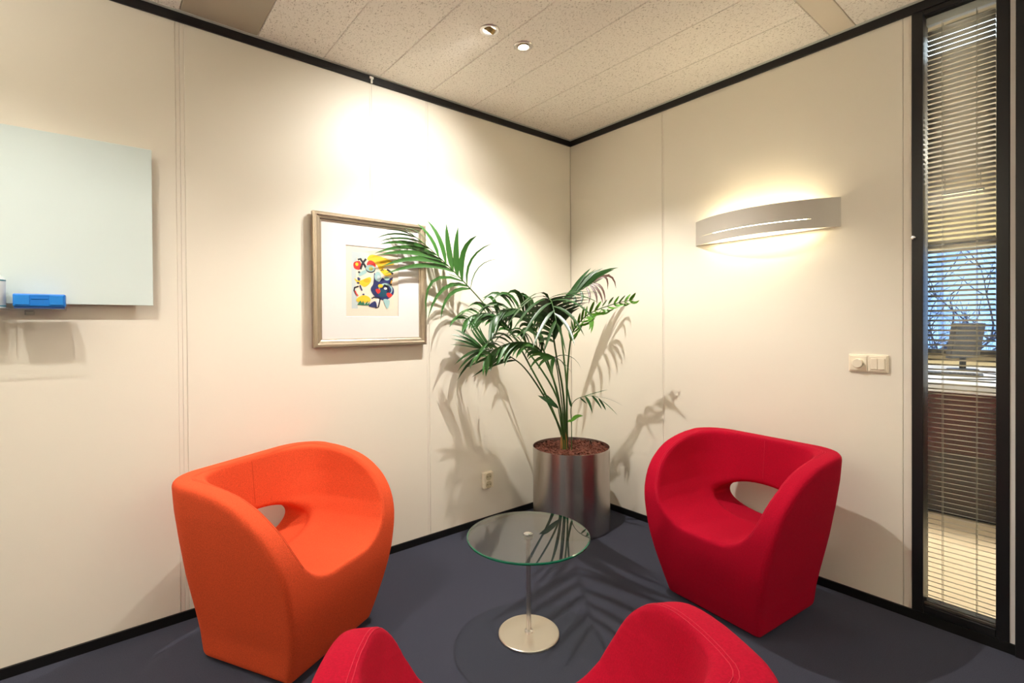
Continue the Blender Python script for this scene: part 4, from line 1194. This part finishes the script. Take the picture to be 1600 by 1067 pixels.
        ([-0.301, -0.446, 1.511], [-0.294, -0.492, 1.456], [-0.304, -0.51, 1.384], 0.0132, 4),
        ([-0.313, -0.427, 1.499], [-0.317, -0.463, 1.449], [-0.338, -0.472, 1.388], 0.0133, 4),
        ([-0.337, -0.402, 1.475], [-0.348, -0.431, 1.427], [-0.381, -0.431, 1.374], 0.0152, 0),
        ([-0.365, -0.372, 1.445], [-0.38, -0.399, 1.397], [-0.418, -0.394, 1.352], 0.0171, 0),
        ([-0.394, -0.349, 1.415], [-0.42, -0.366, 1.375], [-0.458, -0.361, 1.337], 0.0171, 0),
    ], 0.6),
    ([[-0.427, -0.368, 0.552], [-0.453, -0.396, 0.894], [-0.479, -0.45, 1.153], [-0.476, -0.49, 1.243], [-0.447, -0.577, 1.326], [-0.384, -0.707, 1.379], [-0.344, -0.817, 1.401]], 0.0085, 0.0016, [
        ([-0.478, -0.454, 1.163], [-0.466, -0.487, 1.191], [-0.5, -0.544, 1.233], 0.0135, 3),
        ([-0.478, -0.454, 1.163], [-0.498, -0.46, 1.204], [-0.527, -0.481, 1.235], 0.0117, 3),
        ([-0.477, -0.465, 1.186], [-0.471, -0.515, 1.223], [-0.482, -0.558, 1.271], 0.0119, 3),
        ([-0.477, -0.465, 1.186], [-0.493, -0.468, 1.224], [-0.511, -0.477, 1.253], 0.0139, 3),
        ([-0.477, -0.477, 1.215], [-0.474, -0.532, 1.251], [-0.47, -0.562, 1.3], 0.0121, 3),
        ([-0.477, -0.477, 1.215], [-0.491, -0.478, 1.259], [-0.548, -0.524, 1.289], 0.0144, 3),
        ([-0.476, -0.488, 1.238], [-0.478, -0.542, 1.264], [-0.484, -0.581, 1.305], 0.0117, 3),
        ([-0.476, -0.488, 1.238], [-0.512, -0.515, 1.283], [-0.538, -0.535, 1.314], 0.0116, 3),
        ([-0.471, -0.504, 1.256], [-0.446, -0.565, 1.268], [-0.424, -0.607, 1.308], 0.0116, 3),
        ([-0.471, -0.504, 1.256], [-0.487, -0.531, 1.302], [-0.496, -0.548, 1.332], 0.0124, 3),
        ([-0.464, -0.527, 1.278], [-0.451, -0.588, 1.288], [-0.448, -0.637, 1.324], 0.0116, 3),
        ([-0.464, -0.527, 1.278], [-0.485, -0.56, 1.334], [-0.496, -0.583, 1.367], 0.0128, 3),
        ([-0.456, -0.55, 1.3], [-0.439, -0.61, 1.311], [-0.42, -0.65, 1.348], 0.0133, 3),
        ([-0.456, -0.55, 1.3], [-0.462, -0.566, 1.342], [-0.463, -0.575, 1.372], 0.0111, 3),
        ([-0.447, -0.577, 1.326], [-0.426, -0.642, 1.324], [-0.375, -0.664, 1.356], 0.0128, 3),
        ([-0.447, -0.577, 1.326], [-0.458, -0.609, 1.37], [-0.467, -0.634, 1.398], 0.0145, 3),
        ([-0.434, -0.605, 1.337], [-0.405, -0.648, 1.323], [-0.386, -0.689, 1.343], 0.0112, 3),
        ([-0.434, -0.605, 1.337], [-0.447, -0.646, 1.372], [-0.428, -0.653, 1.398], 0.0124, 3),
        ([-0.417, -0.639, 1.351], [-0.394, -0.677, 1.339], [-0.388, -0.721, 1.358], 0.0119, 3),
        ([-0.417, -0.639, 1.351], [-0.409, -0.659, 1.383], [-0.466, -0.726, 1.403], 0.0127, 3),
        ([-0.4, -0.673, 1.365], [-0.394, -0.722, 1.353], [-0.401, -0.773, 1.371], 0.0145, 3),
        ([-0.4, -0.673, 1.365], [-0.394, -0.694, 1.397], [-0.433, -0.745, 1.418], 0.0145, 3),
        ([-0.384, -0.707, 1.379], [-0.383, -0.753, 1.366], [-0.358, -0.773, 1.383], 0.0134, 3),
        ([-0.384, -0.707, 1.379], [-0.384, -0.729, 1.404], [-0.381, -0.744, 1.425], 0.0108, 3),
        ([-0.373, -0.736, 1.385], [-0.364, -0.772, 1.369], [-0.361, -0.807, 1.382], 0.0145, 3),
        ([-0.373, -0.736, 1.385], [-0.386, -0.771, 1.407], [-0.411, -0.809, 1.424], 0.0117, 3),
        ([-0.362, -0.765, 1.391], [-0.366, -0.805, 1.376], [-0.4, -0.864, 1.387], 0.0115, 3),
        ([-0.362, -0.765, 1.391], [-0.382, -0.806, 1.413], [-0.351, -0.802, 1.435], 0.0122, 3),
        ([-0.352, -0.794, 1.397], [-0.349, -0.827, 1.383], [-0.33, -0.845, 1.397], 0.0135, 3),
        ([-0.352, -0.794, 1.397], [-0.359, -0.824, 1.419], [-0.366, -0.847, 1.438], 0.0144, 3),
        ([-0.447, -0.577, 1.326], [-0.449, -0.603, 1.276], [-0.465, -0.602, 1.209], 0.0151, 3),
        ([-0.452, -0.564, 1.313], [-0.451, -0.59, 1.269], [-0.468, -0.59, 1.228], 0.0152, 3),
    ], 0.6),
    ([[-0.465, -0.389, 0.561], [-0.535, -0.432, 0.788], [-0.639, -0.501, 0.992], [-0.708, -0.546, 1.079]], 0.005, 0.003, [
        ([-0.708, -0.546, 1.079], [-0.802, -0.508, 1.1], [-0.859, -0.487, 1.066], 0.0148, 1),
        ([-0.708, -0.546, 1.079], [-0.797, -0.512, 1.074], [-0.849, -0.496, 1.012], 0.0162, 1),
        ([-0.708, -0.546, 1.079], [-0.776, -0.529, 1.063], [-0.812, -0.526, 1.017], 0.0175, 1),
        ([-0.708, -0.546, 1.079], [-0.742, -0.558, 1.036], [-0.751, -0.577, 0.988], 0.027, 1),
        ([-0.708, -0.546, 1.079], [-0.699, -0.593, 1.056], [-0.697, -0.621, 1.011], 0.0243, 1),
        ([-0.708, -0.546, 1.079], [-0.689, -0.602, 1.046], [-0.67, -0.643, 0.994], 0.0229, 1),
        ([-0.708, -0.546, 1.079], [-0.66, -0.625, 1.083], [-0.628, -0.678, 1.016], 0.0175, 1),
        ([-0.708, -0.546, 1.079], [-0.72, -0.576, 1.043], [-0.719, -0.603, 1.015], 0.0175, 1),
    ], 0.6),
    ([[-0.435, -0.414, 0.49], [-0.441, -0.421, 0.638], [-0.458, -0.432, 0.748], [-0.461, -0.467, 0.8], [-0.447, -0.517, 0.827], [-0.425, -0.574, 0.837], [-0.414, -0.609, 0.83], [-0.412, -0.637, 0.814]], 0.0035, 0.0012, [
        ([-0.447, -0.517, 0.827], [-0.389, -0.565, 0.849], [-0.344, -0.627, 0.872], 0.0104, 2),
        ([-0.422, -0.585, 0.835], [-0.351, -0.643, 0.817], [-0.306, -0.707, 0.78], 0.0102, 2),
        ([-0.412, -0.637, 0.814], [-0.386, -0.672, 0.779], [-0.366, -0.715, 0.735], 0.0124, 2),
        ([-0.414, -0.616, 0.826], [-0.403, -0.639, 0.791], [-0.398, -0.656, 0.759], 0.0113, 2),
        ([-0.425, -0.574, 0.837], [-0.409, -0.601, 0.804], [-0.397, -0.624, 0.761], 0.0114, 2),
        ([-0.44, -0.535, 0.83], [-0.429, -0.558, 0.79], [-0.424, -0.576, 0.733], 0.0138, 2),
        ([-0.451, -0.504, 0.82], [-0.437, -0.516, 0.803], [-0.422, -0.529, 0.786], 0.0081, 2),
        ([-0.458, -0.441, 0.762], [-0.468, -0.433, 0.797], [-0.482, -0.42, 0.914], 0.0129, 2),
    ], 0.6),
    ([[-0.435, -0.414, 0.497], [-0.441, -0.421, 0.61], [-0.447, -0.429, 0.668]], 0.003, 0.002, [
        ([-0.447, -0.429, 0.668], [-0.424, -0.447, 0.696], [-0.407, -0.486, 0.703], 0.0201, 3),
        ([-0.446, -0.428, 0.665], [-0.458, -0.419, 0.67], [-0.465, -0.413, 0.661], 0.013, 3),
    ], 0.6),
    ([[-0.474, -0.381, 0.537], [-0.5, -0.385, 0.66], [-0.525, -0.389, 0.754]], 0.004, 0.003, [
        ([-0.525, -0.389, 0.754], [-0.58, -0.357, 0.799], [-0.634, -0.325, 0.833], 0.0234, 2),
        ([-0.525, -0.389, 0.754], [-0.578, -0.371, 0.801], [-0.634, -0.338, 0.829], 0.0152, 2),
        ([-0.525, -0.389, 0.754], [-0.573, -0.349, 0.824], [-0.604, -0.323, 0.839], 0.0082, 2),
    ], 0.6),
]

UP = Vector((-.5, -.5, .75)).normalized()
rnd = random.Random(11)
for stalk, r0, r1, leaflets, lean in FRONDS:
    n = 36
    pts = spline([(stalk[0][0], stalk[0][1], .462)] + stalk, n)
    fr = tube('frond', pts, [r0 + (r1 - r0) * (i / (n - 1)) ** .8 for i in range(n)], M_STALK, pp, 7)
    for b, m_, t, w, c in leaflets:
        d = (Vector(t) - Vector(b)).normalized()
        k = min(range(n), key=lambda i: (pts[i] - Vector(b)).length)
        T = (pts[min(k + 1, n - 1)] - pts[max(k - 1, 0)]).normalized()
        nrm = d.cross(T)                       # blade lies in the plane of stalk and leaflet
        if nrm.dot(UP) < 0: nrm = -nrm
        nrm = (nrm.normalized() + UP * lean).normalized()
        v, f = leaf_geo(bez(b, m_, t), max(w, .0045) * 1.25, nrm, .2)
        obj('leaflet', v, f, LEAFS[c], fr, True)
